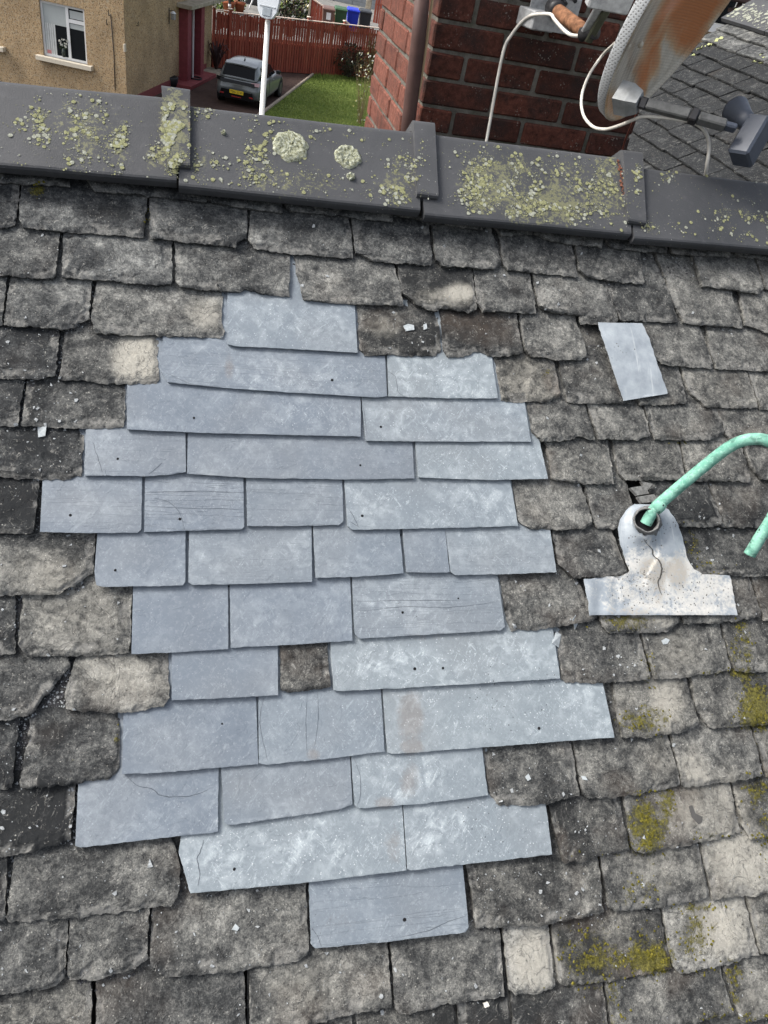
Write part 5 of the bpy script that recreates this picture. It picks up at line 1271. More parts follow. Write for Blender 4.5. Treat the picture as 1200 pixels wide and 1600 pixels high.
def mat_ground(name, lo, hi, sc, bump=0.01):
    k = NT(name, 0.95, 0.1); v = k.coord(0); n1 = k.noise(v, sc, 6, 0.7); n2 = k.noise(v, sc * 9, 4, 0.7)
    k.base(k.mix(k.map(k.math('ADD', k.math('MULTIPLY', n1, .6), k.math('MULTIPLY', n2, .4)), 0.36, 0.64), lo, hi)); k.bump(n2, bump); return k.m
M_ASPH = mat_ground('asphalt', (0.045, 0.046, 0.048), (0.075, 0.075, 0.074), 0.6)
M_DRIVE = mat_ground('red_chips', (0.050, 0.034, 0.029), (0.105, 0.070, 0.058), 0.9)
M_LAWN = mat_ground('lawn_soil', (0.050, 0.080, 0.016), (0.105, 0.135, 0.030), 0.8)
M_YARD = mat_ground('yard_paving', (0.13, 0.13, 0.125), (0.22, 0.215, 0.20), 1.2)
def slab(name, pts, z0, z1, m):
    n = len(pts); V = [(x, y, z1) for x, y in pts] + [(x, y, z0) for x, y in pts]
    F = [tuple(range(n))] + [(i, n + i, n + (i + 1) % n, (i + 1) % n) for i in range(n)]
    o = mesh(name, V, F, None, m); o.matrix_world = SM.copy(); o['kind'] = 'structure'; return o
slab('ground', [(-300, -200), (300, -200), (300, 400), (-300, 400)], -0.5, -0.02, M_ASPH)
slab('driveway', [(-11.45, 20), (-7.62, 20), (-7.62, 39.9), (-11.45, 39.9)], -0.3, 0.0, M_DRIVE)
slab('lawn', [(-7.52, 20), (6, 20), (6, 52), (-4.5, 43.2), (-7.52, 40.2)], -0.3, 0.015, M_LAWN)
# grass blades over the part of the lawn in view
k = NT('grass_blades', 0.8, 0.2); v = k.coord(); n_ = k.noise(v, 0.9, 5, 0.65); n2_ = k.noise(v, 30, 2)
c = k.mix(k.map(n_, .36, .64), (0.125, 0.185, 0.032), (0.225, 0.275, 0.070)); k.base(k.mix(k.map(n2_, .55, .75, 0, .5), c, (0.24, 0.24, 0.09))); M_GRASS = k.m
gr = random.Random(4); V = []; F = []
for i in range(26000):
    s, f = gr.uniform(-7.48, -3.0), gr.uniform(28.5, 41.6)
    if f > 40.2 + (s + 7.62) * 0.95: continue
    h = gr.uniform(.03, .075) * (2.2 if f > 39.6 + (s + 7.62) * .8 else 1); a = gr.uniform(0, 6.28); w = gr.uniform(.008, .02); n0 = len(V)
    V += [(s + w * math.cos(a), f + w * math.sin(a), 0.01), (s - w * math.cos(a), f - w * math.sin(a), 0.01), (s + gr.gauss(0, .03), f + gr.gauss(0, .03), h)]; F.append((n0, n0 + 1, n0 + 2))
o = mesh('grass', V, F, None, M_GRASS); o.matrix_world = SM.copy(); tag(o, kind='stuff')
ed = thing('lawn_edging', 'pale stone edging between the red drive and the lawn', 'edging', at(-7.57, 28, 0))
M_EDGE = plain('edging_stone', (0.36, 0.30, 0.24), 0.9, 0.2, var=.25, scale=8)
for i in range(13): box('edging_stone', (gr.gauss(0, .012), 0.46 + i * 0.93, 0.03), (0.09, 0.91, 0.12), ed, M_EDGE, 0.01)

# ------------------------------------------------------------------ roughcast house
k = NT('roughcast', 0.95, 0.1); v = k.coord(0); n1 = k.noise(v, 14, 4, 0.7); vo = k.voro(v, 44, out='Color'); so = k.n('ShaderNodeSeparateColor'); k.t.links.new(vo, so.inputs[0])
c = k.mix(so.outputs[0], (0.42, 0.295, 0.165), (0.55, 0.405, 0.245)); c = k.mix(k.map(so.outputs[1], .86, .9), c, (0.50, 0.42, 0.30)); c = k.mix(k.map(so.outputs[2], .80, .86, 0, .8), c, (0.13, 0.09, 0.055))
c = k.mix(k.map(k.noise(v, 1.0, 4, .6), .42, .66, 0, .35), c, (0.15, 0.115, 0.075)); k.base(c); k.bump(k.voro(v, 44), 0.014, 0.7); M_RC = k.m
M_UPVC = plain('white_upvc', (0.72, 0.73, 0.73), 0.35, 0.5, var=0.04); M_SILL = plain('cream_sill', (0.62, 0.56, 0.45), 0.8, 0.2, var=.12)
M_GLASS = plain('window_glass', (0.010, 0.012, 0.014), 0.08, 0.22, var=0.0); M_BLIND = plain('roller_blind', (0.42, 0.45, 0.445), 0.8, 0.1, var=.05); M_CURT = plain('pale_curtain', (0.55, 0.57, 0.56), 0.8, 0.1, var=.12, scale=9)
M_ROOM = plain('dark_room', (0.012, 0.012, 0.013), 0.9, 0.1); M_PLINTH = plain('red_plinth', (0.21, 0.060, 0.060), 0.7, 0.3, var=.15)
HS, HF = -11.4, 27.61
house = thing('roughcast_house', 'tan roughcast house with white windows and a dark red porch', 'house', at(HS, HF))
rel = lambda q: Vector((q[0] - HS, q[1] - HF, q[2]))
wins = [(-2.78, -1.30, 1.07, 2.63), (-5.75, -4.27, 1.07, 2.63)]
xs = -12.0
# front wall in pieces round the two openings
cuts = [(-12.0, wins[1][0]), (wins[1][1], wins[0][0]), (wins[0][1], 0.0)]
for a, b in cuts: box('wall', ((a + b) / 2, 0.15, 2.8), (b - a, 0.30, 5.6), house, M_RC)
for a, b, z0, z1 in wins:
    box('wall', ((a + b) / 2, 0.15, z0 / 2), (b - a, 0.298, z0), house, M_RC); box('wall', ((a + b) / 2, 0.15, (z1 + 5.6) / 2), (b - a, 0.298, 5.6 - z1), house, M_RC)
box('wall', (-6.0, 4.75, 2.8), (12.0, 8.88, 5.6), house, M_RC)
box('plinth', (0.012, 4.4, 0.14), (0.03, 8.2, 0.28), house, M_PLINTH)
bm = bmesh.new(); vs = [bm.verts.new(q) for q in ((-12.4, -.4, 5.6), (.4, -.4, 5.6), (.4, 9.6, 5.6), (-12.4, 9.6, 5.6), (-12.4, 4.6, 8.6), (.4, 4.6, 8.6))]
for q in ((0, 1, 5, 4), (3, 4, 5, 2), (0, 4, 3), (1, 2, 5), (0, 3, 2, 1)): bm.faces.new([vs[i] for i in q])
bm_obj('roof', bm, house, plain('house_tiles', (0.09, 0.07, 0.06), 0.9, .1)) 
for wi, (a, b, z0, z1) in enumerate(wins):
    y = 0.10; fr = 0.07
    wf = bmesh.new(); m_ = a + 0.92 * (b - a) * .64
    for c_, s_ in ((((a + b) / 2, y, z0 + fr / 2), (b - a, .07, fr)), (((a + b) / 2, y, z1 - fr / 2), (b - a, .07, fr)), ((a + fr / 2, y, (z0 + z1) / 2), (fr, .066, z1 - z0)), ((b - fr / 2, y, (z0 + z1) / 2), (fr, .066, z1 - z0)), ((m_, y, (z0 + z1) / 2), (fr * 1.3, .062, z1 - z0)), (((m_ + b) / 2, y, z1 - .42), (b - m_, .058, fr * 1.5))): add_box(wf, c_, s_)
    w_ = bm_obj('window', wf, house, M_UPVC)
    box('pane', ((a + m_) / 2, y + .005, (z0 + z1) / 2), (m_ - a, .012, z1 - z0 - .02), w_, M_GLASS); box('pane', ((b + m_) / 2, y + .005, (z0 + z1 - .42) / 2), (b - m_, .012, z1 - z0 - .44), w_, M_GLASS); box('pane', ((b + m_) / 2, y + .005, z1 - .21), (b - m_, .012, .40), w_, M_GLASS)
    # blind and curtain hang just behind the glass; drawn in front of the dark glass they read as seen through it
    box('blind', ((a + fr + m_) / 2 - .02, y - .006, z1 - fr - .27), (m_ - a - fr * 1.6, .006, .56), w_, M_BLIND); box('blind', ((b + m_) / 2, y - .006, z1 - .56), (b - m_ - fr * 1.6, .006, .14), w_, M_BLIND); box('blind', ((b + m_) / 2, y - .006, z1 - .235), (b - m_ - fr * 2.2, .006, .22), w_, M_BLIND)
    for i in range(5): box('curtain', (a + fr + .04 + i * .072, y - .005 - .004 * (i % 2), (z0 + z1 - .6) / 2 + .02), (.064, .008, z1 - z0 - .66), w_, M_CURT, .003)
    box('sill', ((a + b) / 2, -.03, z0 - .07), (b - a + .40, .30, .14), w_, M_SILL, .01)
    if wi == 0: box('window_sticker', (a + fr + .10, y - .014, z0 + .13), (.14, .004, .10), w_, plain('pink_sticker', (.55, .22, .22), .6))
fv = thing('flower_vase', 'white flowers in a vase behind the house window', 'flowers', at(HS - 2.78 + .66, HF + .085, 1.14))
V, F = tube_geo([(0, 0, 0), (0, 0, .12), (0, 0, .25)], [.05, .07, .045], 10); mesh('vase', V, F, fv, plain('dark_vase', (.03, .04, .035), .4), True)
def leaf_mass(name, n, cx, rad, size, mats, parent, seed, flat=0.0, hollow=0.3):
    r_ = random.Random(seed); V = []; F = []; mi = []
    for i in range(n):
        while True:
            p = Vector((r_.uniform(-1, 1), r_.uniform(-1, 1), r_.uniform(-1, 1)))
            if hollow < p.length < 1: break
        if noise.noise(p * 2.3 + Vector((seed, 0, 0))) < -0.22: continue
        c_ = Vector(cx) + Vector((p.x * rad[0], p.y * rad[1], p.z * rad[2])); d = Vector((r_.gauss(0, 1), r_.gauss(0, 1), r_.gauss(0, 1) * (1 - flat))).normalized(); e = d.orthogonal().normalized(); g = d.cross(e); s = size * r_.uniform(.5, 1.3); n0 = len(V)
        V += [c_ + e * s, c_ + g * s * .55, c_ - e * s, c_ - g * s * .55]; F.append((n0, n0 + 1, n0 + 2, n0 + 3)); mi.append(r_.randrange(len(mats)))
    return mesh(name, V, F, parent, mats, mi=mi)
M_PET = plain('white_petal', (.70, .70, .64), .7, .2); M_GLEAF = plain('green_leaf', (.045, .075, .025), .7, .3, var=.3); M_DLEAF = plain('dark_leaf', (.02, .035, .014), .7, .3, var=.3)
for i, (dx, dz) in enumerate(((-.10, .42), (0, .50), (.10, .40), (.16, .48), (-.03, .34), (.07, .30))): leaf_mass('flower', 22, (dx, -.02, dz), (.05, .03, .05), .03, [M_PET], fv, i, hollow=.1)
leaf_mass('leaves', 60, (.02, 0, .30), (.16, .04, .14), .05, [M_GLEAF, M_DLEAF], fv, 9, hollow=.1)
# odds and ends on the walls
M_DKM = plain('dark_metal', (.035, .033, .032), .6, .4)
p = g_f(173, 22, HF); q = g_f(180, 140, HF)
tube('wall_cable', [rel(p) + Vector((0, -.012, 0)), rel(p.lerp(q, .5)) + Vector((.03, -.012, 0)), rel(q) + Vector((0, -.012, 0))], .012, house, M_DKM, 6)
for px, py, r_ in ((171, 24, .1), (168, 38, .09), (213, 40, .08)):
    p = rel(g_f(px, py, HF)) if px < 196 else rel(g_s(px, py, HS))
    dv = Vector((0, -.06, 0)) if px < 196 else Vector((.06, 0, 0))
    V, F = tube_geo([p, p + dv, p + dv * 1.2 + Vector((0, 0, r_ * 1.6))], .013, 6); mesh('wall_hook', V, F, house, M_DKM)
p = rel(g_s(193, 75, HS)); box('meter_box', p + Vector((.02, .05, 0)), (.05, .14, .22), house, M_SILL, .006)
lp = g_s(264, 22, HS)
wl2 = thing('wall_lantern', 'small grey outdoor lantern on the house wall by the porch', 'wall light', at(HS, lp.y, lp.z))
V, F = tube_geo([(0, 0, .1), (.16, 0, .14), (.16, 0, .05)], .012, 6); mesh('bracket', V, F, wl2, M_DKM); box('lantern_body', (.16, 0, -.05), (.14, .14, .2), wl2, M_GALV, .02); V, F = tube_geo([(.16, 0, .05), (.16, 0, .12)], [.11, .03], 8); mesh('lantern_cap', V, F, wl2, M_UPVC)
box('back_plate', (.008, 0, -.05), (.016, .05, .5), wl2, M_DKM)
# porch
M_PORCH = plain('maroon_paint', (.215, .046, .056), .6, .35, var=.18, scale=6); M_CONC = plain('weathered_concrete', (.36, .32, .25), .95, .1, var=.35, scale=5, bump=.01)
cz_ = g_f(300, 14, 32.45)
cs = cz_.x - HS; czz = cz_.z
far_ = 4.55
box('porch_canopy', (cs / 2, (32.45 - HF) + far_ / 2, czz + .02), (cs, far_, .14), house, M_CONC, .015)
for f0 in (32.75, 34.35):
    pb = bmesh.new(); add_box(pb, (.17, f0 - HF + .2, (czz - .05) / 2 + .06), (.34, .40, czz - .17)); pl_ = bm_obj('porch_pillar', pb, house, M_PORCH)
    for i in range(int((czz - .2) / .22)):
        bb2 = bmesh.new(); add_box(bb2, (.17, f0 - HF + .2, .26 + i * .22), (.352, .412, .012)); bm_obj('pillar_joint', bb2, pl_, M_PORCH)
box('door_frame', (.26, 33.62 - HF, (czz - .05) / 2 + .05), (.055, .05, czz - .2), house, M_UPVC)
box('door', (.05, 33.75 - HF, (czz - .05) / 2 + .05), (.06, 1.1, czz - .3), house, plain('maroon_door', (.10, .02, .028), .5, .4))
st_ = bmesh.new(); add_box(st_, (.36, 32.0 - HF + 1.62, .07), (.72, 3.24, .14), None, .01); bm_obj('porch_step', st_, house, plain('red_step_paint', (.25, .062, .066), .6, .3, var=.2, scale=4))
box('path_slab', (.45, 35.9 - HF, .05), (.9, 1.2, .10), house, M_CONC, .01)
tb = g_z(270, 137, .0)
tub = thing('planter_tub', 'black round tub standing by the porch step', 'tub', at(tb.x - .12, tb.y + .1))
V, F = tube_geo([(0, 0, 0), (0, 0, .02), (0, 0, .2), (0, 0, .34), (0, 0, .36)], [.16, .22, .27, .29, .27], 20); mesh('tub_body', V, F, tub, M_BLK, True)
V, F = tube_geo([(0, 0, .361), (0, 0, .366)], [.25, .25], 20); mesh('soil', V, F, tub, M_DECK)
hp = g_z(305, 123, .14)
ring_ = [Vector((.24 * math.cos(a / 24 * 6.283), .24 * math.sin(a / 24 * 6.283), .03)) for a in range(25)]
o = tube('rubber_ring', ring_, .03, None, M_BLK, 8); o.matrix_world = at(hp.x, hp.y, .14); tag(o, 'black rubber ring lying on the red porch step', 'ring')

# ------------------------------------------------------------------ parked car
k = NT('grey_car_paint', 0.28, 0.6); k.base((0.125, 0.14, 0.143)); k.b.inputs['Coat Weight'].default_value = 0.6; k.b.inputs['Coat Roughness'].default_value = .06; M_CAR = k.m
M_CGL = plain('car_glass', (.006, .007, .009), .08, .08, var=0); M_TYRE = plain('tyre_rubber', (.02, .02, .021), .85, .2); M_RIM = plain('dark_rim', (.10, .10, .105), .4, .5, .5)
M_PLATE = plain('yellow_plate', (.78, .55, .025), .5, .4, var=0); M_TAIL_REFL = plain('tail_lens_reflection', (.42, .26, .27), .2, .6, var=.2, scale=20); M_SMOKE = plain('smoked_lens', (.008, .008, .009), .25, .2, var=0); M_RED = plain('red_reflector', (.30, .02, .02), .3, .5)
cs_, cf_ = -8.60, 31.0
car = thing('parked_car', 'grey hatchback parked on the red drive seen from behind', 'car', at(cs_, cf_))
def loft(rings, close=True):
    V = [Vector(p) for r in rings for p in r]; n = len(rings[0]); F = []
    for i in range(len(rings) - 1):
        for j in range(n): F.append((i * n + j, i * n + (j + 1) % n, (i + 1) * n + (j + 1) % n, (i + 1) * n + j))
    F.append(tuple(range(n - 1, -1, -1))); F.append(tuple((len(rings) - 1) * n + j for j in range(n))); return V, F
def ring(y, w, zb, zm, zt, wt, crown=.03, yo=None):
    """closed section of the lower body: half width w at the middle, wt at the top"""
    h = [(w * .82, zb), (w * .95, zb + .05), (w, zb + .2), (w, zm), (w * .985, zm + .08), (wt, zt), (wt * .7, zt + crown * .7), (0, zt + crown)]
    yo = yo or [0] * 8
    L_ = [(x, y + d, z) for (x, z), d in zip(h, yo)] + [(-x, y + d, z) for (x, z), d in list(zip(h, yo))[-2::-1]]
    return L_
R_ = [ring(0.02, .66, .34, .60, .86, .60, .02, [.10, .07, .0, .02, .05, .10, .10, .10]), ring(.10, .80, .28, .62, .93, .72, .02, [.06, .04, 0, 0, .02, .08, .08, .08]), ring(.32, .865, .24, .64, .96, .80, .02), ring(.75, .875, .22, .66, .97, .81, .02), ring(1.5, .868, .20, .66, .95, .81, .02), ring(2.4, .868, .20, .66, .93, .81, .02), ring(2.95, .87, .22, .66, .93, .76, .03), ring(3.3, .872, .24, .66, .90, .72, .03), ring(3.75, .85, .24, .60, .80, .68, .03), ring(3.98, .72, .28, .54, .66, .58, .02), ring(4.05, .58, .32, .50, .58, .48, .01)]
V, F = loft(R_); body = mesh('body', V, F, car, M_CAR, True)
sb = body.modifiers.new('sub', 'SUBSURF'); sb.levels = sb.render_levels = 2
def ghr(y, wb, zb, wt, zt):  # section of the cabin
    return [(wb, y, zb), ((wb * .55 + wt * .45), y, zb + (zt - zb) * .5), (wt + .015, y, zt - .07), (wt - .05, y, zt - .015), (wt * .5, y, zt + .012), (0, y, zt + .02), (-wt * .5, y, zt + .012), (-wt + .05, y, zt - .015), (-wt - .015, y, zt - .07), (-(wb * .55 + wt * .45), y, zb + (zt - zb) * .5), (-wb, y, zb)]
R_ = [ghr(.10, .70, .90, .66, .955), ghr(.22, .74, .92, .64, 1.10), ghr(.40, .78, .93, .61, 1.33), ghr(.52, .79, .93, .60, 1.395), ghr(.9, .80, .93, .60, 1.435), ghr(1.5, .80, .93, .60, 1.44), ghr(1.95, .80, .93, .585, 1.405), ghr(2.3, .79, .93, .60, 1.25), ghr(2.7, .76, .93, .66, 1.05), ghr(2.95, .72, .92, .68, .96)]
V, F = loft(R_); cab = mesh('cabin', V, F, car, M_CAR, True); sb = cab.modifiers.new('sub', 'SUBSURF'); sb.levels = sb.render_levels = 2
# spoiler over the rear window
V, F = loft([[(x, .33 - .05 * (1 - abs(x) / .6), z) for x, z in ((-.58, 1.345), (-.3, 1.375), (0, 1.385), (.3, 1.375), (.58, 1.345), (.58, 1.32), (0, 1.35), (-.58, 1.32))], [(x, .62, z) for x, z in ((-.60, 1.39), (-.3, 1.435), (0, 1.45), (.3, 1.435), (.60, 1.39), (.58, 1.36), (0, 1.40), (-.58, 1.36))]]); mesh('spoiler', V, F, car, M_CAR)
def quad(name, pts, m, parent=car, th=.012):
    P = [Vector(p) for p in pts]; n = (P[1] - P[0]).cross(P[2] - P[0]).normalized(); q = len(P)
    return mesh(name, P + [p + n * th for p in P], [tuple(range(q))[::-1], tuple(range(q, 2 * q))] + [(i, (i + 1) % q, q + (i + 1) % q, q + i) for i in range(q)], parent, m)
quad('rear_window', [(-.60, .135, .985), (.60, .135, .985), (.545, .345, 1.325), (-.545, .345, 1.325)], M_CGL, th=.02)
tl = quad('tailgate_band', [(-.64, -.005, .775), (.64, -.005, .775), (.64, .03, .875), (-.64, .03, .875)], M_SMOKE, th=.03)
for s in (-1, 1):
    pts = [(s * .50, .03, .79), (s * .79, .12, .785), (s * .79, .17, .90), (s * .50, .065, .885)]
    quad('tail_lamp', pts if s > 0 else pts[::-1], M_TAIL_REFL if s > 0 else M_SMOKE, th=.04)  # right lens has a pale reflection painted in; left lens is plain dark
    pts = [(s * .822, .62, .975), (s * .822, 1.35, .965), (s * .648, 1.35, 1.335), (s * .655, .78, 1.32)]
    quad('side_window', pts if s > 0 else pts[::-1], M_CGL, th=.012)
    pts = [(s * .822, 1.42, .965), (s * .80, 2.42, .96), (s * .655, 2.02, 1.29), (s * .647, 1.42, 1.335)]
    quad('side_window', pts if s > 0 else pts[::-1], M_CGL, th=.012)
    box('door_seam', (s * .868, 1.40, .62), (.012, .012, .58), car, M_BLK); box('door_handle', (s * .874, 1.0, .80), (.02, .16, .03), car, M_CAR, .006); box('door_handle', (s * .874, 1.95, .80), (.02, .16, .03), car, M_CAR, .006)
    mb = bmesh.new(); add_box(mb, (s * .95, 2.35, 1.02), (.17, .10, .13), None, .03, 2); bm_obj('wing_mirror', mb, car, M_BLK)
    for y in (.75, 3.28):
        V, F = tube_geo([(s * .87 - s * .19, y, .315), (s * .87 - s * .17, y, .315), (s * .868, y, .315), (s * .88, y, .315)], [.29, .315, .315, .29], 24); wh = mesh('wheel', V, F, car, M_TYRE, False)
        V, F = tube_geo([(s * .872, y, .315), (s * .886, y, .315)], [.215, .20], 20); mesh('rim', V, F, wh, M_RIM)
        V, F = tube_geo([(s * .80, y, .33), (s * .871, y, .33)], [.365, .36], 24); mesh('wheel_arch', V, F, car, M_BLK)
quad('rear_bumper', [(-.66, -.02, .28), (.66, -.02, .28), (.58, -.025, .56), (-.58, -.025, .56)], M_SMOKE, th=.03)
quad('reflector', [(-.62, -.053, .40), (-.48, -.053, .40), (-.48, -.053, .44), (-.62, -.053, .44)], M_RED); quad('reflector', [(.48, -.053, .40), (.62, -.053, .40), (.62, -.053, .44), (.48, -.053, .44)], M_RED); quad('fog_lamp', [(-.18, -.053, .345), (.18, -.053, .345), (.18, -.053, .375), (-.18, -.053, .375)], M_RED)
pl = quad('number_plate', [(-.26, -.058, .455), (.26, -.058, .455), (.26, -.053, .575), (-.26, -.053, .575)], M_PLATE)
tcv = bpy.data.curves.new('t', 'FONT'); tcv.body = 'YS66 SCW'; tcv.size = .105; tcv.align_x = 'CENTER'; tcv.align_y = 'CENTER'; tcv.extrude = .001
to = bpy.data.objects.new('t', tcv); col.objects.link(to); dg = bpy.context.evaluated_depsgraph_get(); tm = bpy.data.meshes.new_from_object(to.evaluated_get(dg)); bpy.data.objects.remove(to)
to = link('plate_lettering', tm, pl, M_BLK); to.location = (0, -.0722, .515); to.rotation_euler = (math.radians(90), 0, 0)
V, F = loft([[(-.012, .78, 1.44), (.012, .78, 1.44), (.006, .80, 1.46), (-.006, .80, 1.46)], [(-.02, .95, 1.44), (.02, .95, 1.44), (.004, .90, 1.53), (-.004, .90, 1.53)]]); mesh('aerial_fin', V, F, car, M_BLK)

# ------------------------------------------------------------------ street lamp
lt = g_f(420, 8, 15.0); lb = g_f(412, 172, 15.0)
lamp = thing('street_lamp', 'white street lamp post with flat pale head', 'street lamp', at(lt.x, 15.0))
M_LPW = plain('white_lamp_paint', (.74, .74, .71), .5, .4, var=.06, scale=4); M_LENS = plain('lamp_lens', (.30, .34, .37), .3, .5, var=.15, scale=14); M_LHD = plain('lamp_head_paint', (.62, .66, .69), .45, .4, var=.06)
zt2 = lt.z
V, F = tube_geo([(0, 0, 0), (0, 0, 1.2), (0, 0, 1.21), (0, 0, zt2 - .22)], [.075, .075, .056, .042], 16); mesh('post', V, F, lamp, M_LPW, True)
hb_ = bmesh.new(); N_ = 9
prof2 = [(-.185, .16), (-.19, .05), (-.165, -.10), (-.10, -.20), (0, -.215), (.10, -.20), (.165, -.10), (.19, .05), (.185, .16), (.13, .21), (-.13, .21)]
RR = Matrix.Rotation(math.radians(-14), 4, 'X')
fr_ = [hb_.verts.new(RR @ Vector((x, -.07, z))) for x, z in prof2]; bk = [hb_.verts.new(RR @ Vector((x * .9, .09, z * .92 + .01))) for x, z in prof2]
hb_.faces.new(fr_); hb_.faces.new(bk[::-1])
for i in range(len(prof2)): hb_.faces.new((fr_[i], bk[i], bk[(i + 1) % len(prof2)], fr_[(i + 1) % len(prof2)])[::-1])
bmesh.ops.bevel(hb_, geom=hb_.edges[:], offset=.012, segments=2, affect='EDGES')
hd_ = bm_obj('lamp_head', hb_, lamp, M_LHD, loc=(0, 0, zt2)); 
o = box('lens', RR @ Vector((.0, -.073, -.11)), (.15, .012, .13), lamp, M_LENS, .01, RR.to_3x3()); o.location = (0, 0, zt2)
o = box('photocell', RR @ Vector((.01, -.06, .19)), (.075, .07, .075), lamp, M_BLK, .012, RR.to_3x3()); o.location = (0, 0, zt2)
o = box('hinge_bar', RR @ Vector((0, -.074, -.03)), (.27, .01, .012), lamp, plain('lamp_seam', (.45, .48, .50), .5), 0, RR.to_3x3()); o.location = (0, 0, zt2)

# ------------------------------------------------------------------ red fence
FA, FB = Vector((-11.38, 36.9, 0)), Vector((-4.3, 43.1, 0)); fd = (FB - FA); FL = fd.length; fd.normalize(); fa = math.atan2(fd.y, fd.x)
FM = at(FA.x, FA.y) @ Matrix.Rotation(fa, 4, 'Z')
fence = thing('board_fence', 'red stained board fence with white capping behind the car', 'fence', FM)
M_FENCE = NT('red_fence_stain', .8, .2); k = M_FENCE; v = k.coord(); n1 = k.noise(v, 3, 4, .6); mp = k.n('ShaderNodeMapping'); k.t.links.new(v, mp.inputs['Vector']); mp.inputs['Scale'].default_value = (30, 30, 1.2); n2 = k.noise(mp.outputs[0], 1, 4, .6)
c = k.mix(k.oi.outputs['Random'], (.21, .042, .028), (.30, .068, .042)); c = k.mix(k.map(n2, .45, .72, 0, .65), c, (.34, .14, .09)); c = k.mix(k.map(n1, .55, .75, 0, .5), c, (.14, .034, .024)); k.base(c); M_FENCE = k.m
M_CAPW = plain('pale_capping', (.62, .50, .42), .8, .2, var=.12, scale=6)
fr2 = random.Random(9); x = 0.05; gaps = []; bmes = []
for h in (2.02, 2.05, 2.08):
    bm = bmesh.new(); add_box(bm, (0, 0, h / 2), (.098, .020, h), None, .003); me = bpy.data.meshes.new('board'); bm.to_mesh(me); bm.free(); me.materials.append(M_FENCE); bmes.append(me)
while x < FL:
    o = bpy.data.objects.new('board', fr2.choice(bmes)); col.objects.link(o); o.parent = fence; o.location = (x, fr2.uniform(-.004, .004), 0.03); o.rotation_euler = (0, fr2.gauss(0, .004), 0); gaps.append(x + .062); x += .098 + fr2.choice((.022, .028, .034))
bm = bmesh.new()
for x in gaps: add_box(bm, (x, .075, .60), (.085, .018, 1.16)); add_box(bm, (x, .075, 1.76), (.085, .018, .58 + .12 * math.sin(x * 9)))
tag(bm_obj('rear_boards', bm, fence, M_FENCE), kind='stuff')
for z in (.35, 1.12, 1.85): box('rail', (FL / 2, .04, z), (FL, .045, .08), fence, M_FENCE)
for i, x in enumerate((.02, .75, 2.7, 4.6, 6.5, FL - .05)): box('post', (x, .085 if i > 1 else -.03, 1.12), (.10, .10, 2.24), fence, M_FENCE, .004); box('post_cap', (x, .085 if i > 1 else -.03, 2.26), (.15, .15, .05), fence, M_CAPW, .01)
box('capping', (FL / 2 + .4, 0.01, 2.14), (FL - .8, .11, .035), fence, M_CAPW, .005); box('capping', (.38, 0.01, 2.17), (.74, .11, .035), fence, M_CAPW, .005)

# ------------------------------------------------------------------ garden behind it
yd = [(-40, .3), (60, .3), (60, 60), (-40, 60)]
q_ = [FM @ Vector((x, y, 0)) for x, y in yd]; q_ = [SI @ w for w in q_]
slab('raised_yard', [(w.x, w.y) for w in q_], -.3, 1.25, M_YARD)
YZ = 1.25
def yard(px, py): return g_z(px, py, YZ)
def bin_(px, py, colr, label, w=.58, h=1.06):
    p = yard(px, py); b = thing('wheelie_bin', label, 'bin', at(p.x, p.y, YZ) @ Matrix.Rotation(.25, 4, 'Z'), group='wheelie bins standing in the raised yard')
    m = plain('bin_plastic', colr, .5, .4, var=.1); V, F = loft([[(-w * .40, -.26, .06), (w * .40, -.26, .06), (w * .40, .26, .06), (-w * .40, .26, .06)], [(-w * .5, -.34, h - .1), (w * .5, -.34, h - .1), (w * .5, .34, h - .1), (-w * .5, .34, h - .1)]]); mesh('bin_body', V, F, b, m)
    V, F = loft([[(-w * .53, -.40, h - .1), (w * .53, -.40, h - .1), (w * .53, .40, h - .1), (-w * .53, .40, h - .1)], [(-w * .53, -.40, h - .05), (w * .53, -.40, h - .05), (w * .53, .40, h - .02), (-w * .53, .40, h - .02)], [(-w * .46, -.33, h + .0), (w * .46, -.33, h + .0), (w * .46, .36, h + .03), (-w * .46, .36, h + .03)]]); mesh('lid', V, F, b, m)
    for s in (-1, 1): V, F = tube_geo([(s * w * .40, .30, .1), (s * w * .48, .30, .1)], .1, 12); mesh('wheel', V, F, b, M_TYRE)
    V, F = tube_geo([(-w * .4, .42, h - .03), (w * .4, .42, h - .03)], .016, 6); mesh('handle', V, F, b, m); return b
b0 = bin_(510, 50, (.13, .075, .06), 'brown wheelie bin with a white label behind the sloping fence'); box('label', (0, -.335, .72), (.22, .012, .30), b0, M_UPVC)
bin_(529, 50, (.03, .085, .035), 'green wheelie bin between the brown and blue bins'); bin_(548, 51, (.008, .03, .42), 'bright blue wheelie bin beside the green one'); bin_(567, 53, (.022, .025, .03), 'black wheelie bin right of the blue one')
p = yard(577, 48); cr_ = thing('blue_crate', 'small blue crate on the yard beside the black bin', 'crate', at(p.x - .1, p.y - .9, YZ))
M_BLUE = plain('blue_crate_plastic', (.012, .05, .22), .5, .4)
box('crate_base', (0, 0, .02), (.42, .42, .03), cr_, M_BLUE)
for q in ((.2, 0, .02, .42), (-.2, 0, .02, .42), (0, .2, .38, .02), (0, -.2, .38, .02)): box('crate_side', (q[0], q[1], .18), (q[2], q[3], .30), cr_, M_BLUE)
p = yard(578, 30); o = box('concrete_post', (0, 0, .9), (.30, .30, 1.8), None, M_CONC, .02); o.matrix_world = at(p.x - .1, p.y - .6, YZ); tag(o, 'concrete gate post at the back of the yard beside the chimney', 'post')
p = yard(586, 34); pm = thing('side_gate', 'narrow red gate panel beside the concrete post', 'gate', at(p.x, p.y - .5, YZ))
for i in range(3): box('board', (i * .14, 0, .6), (.12, .03, 1.2), pm, M_FENCE)
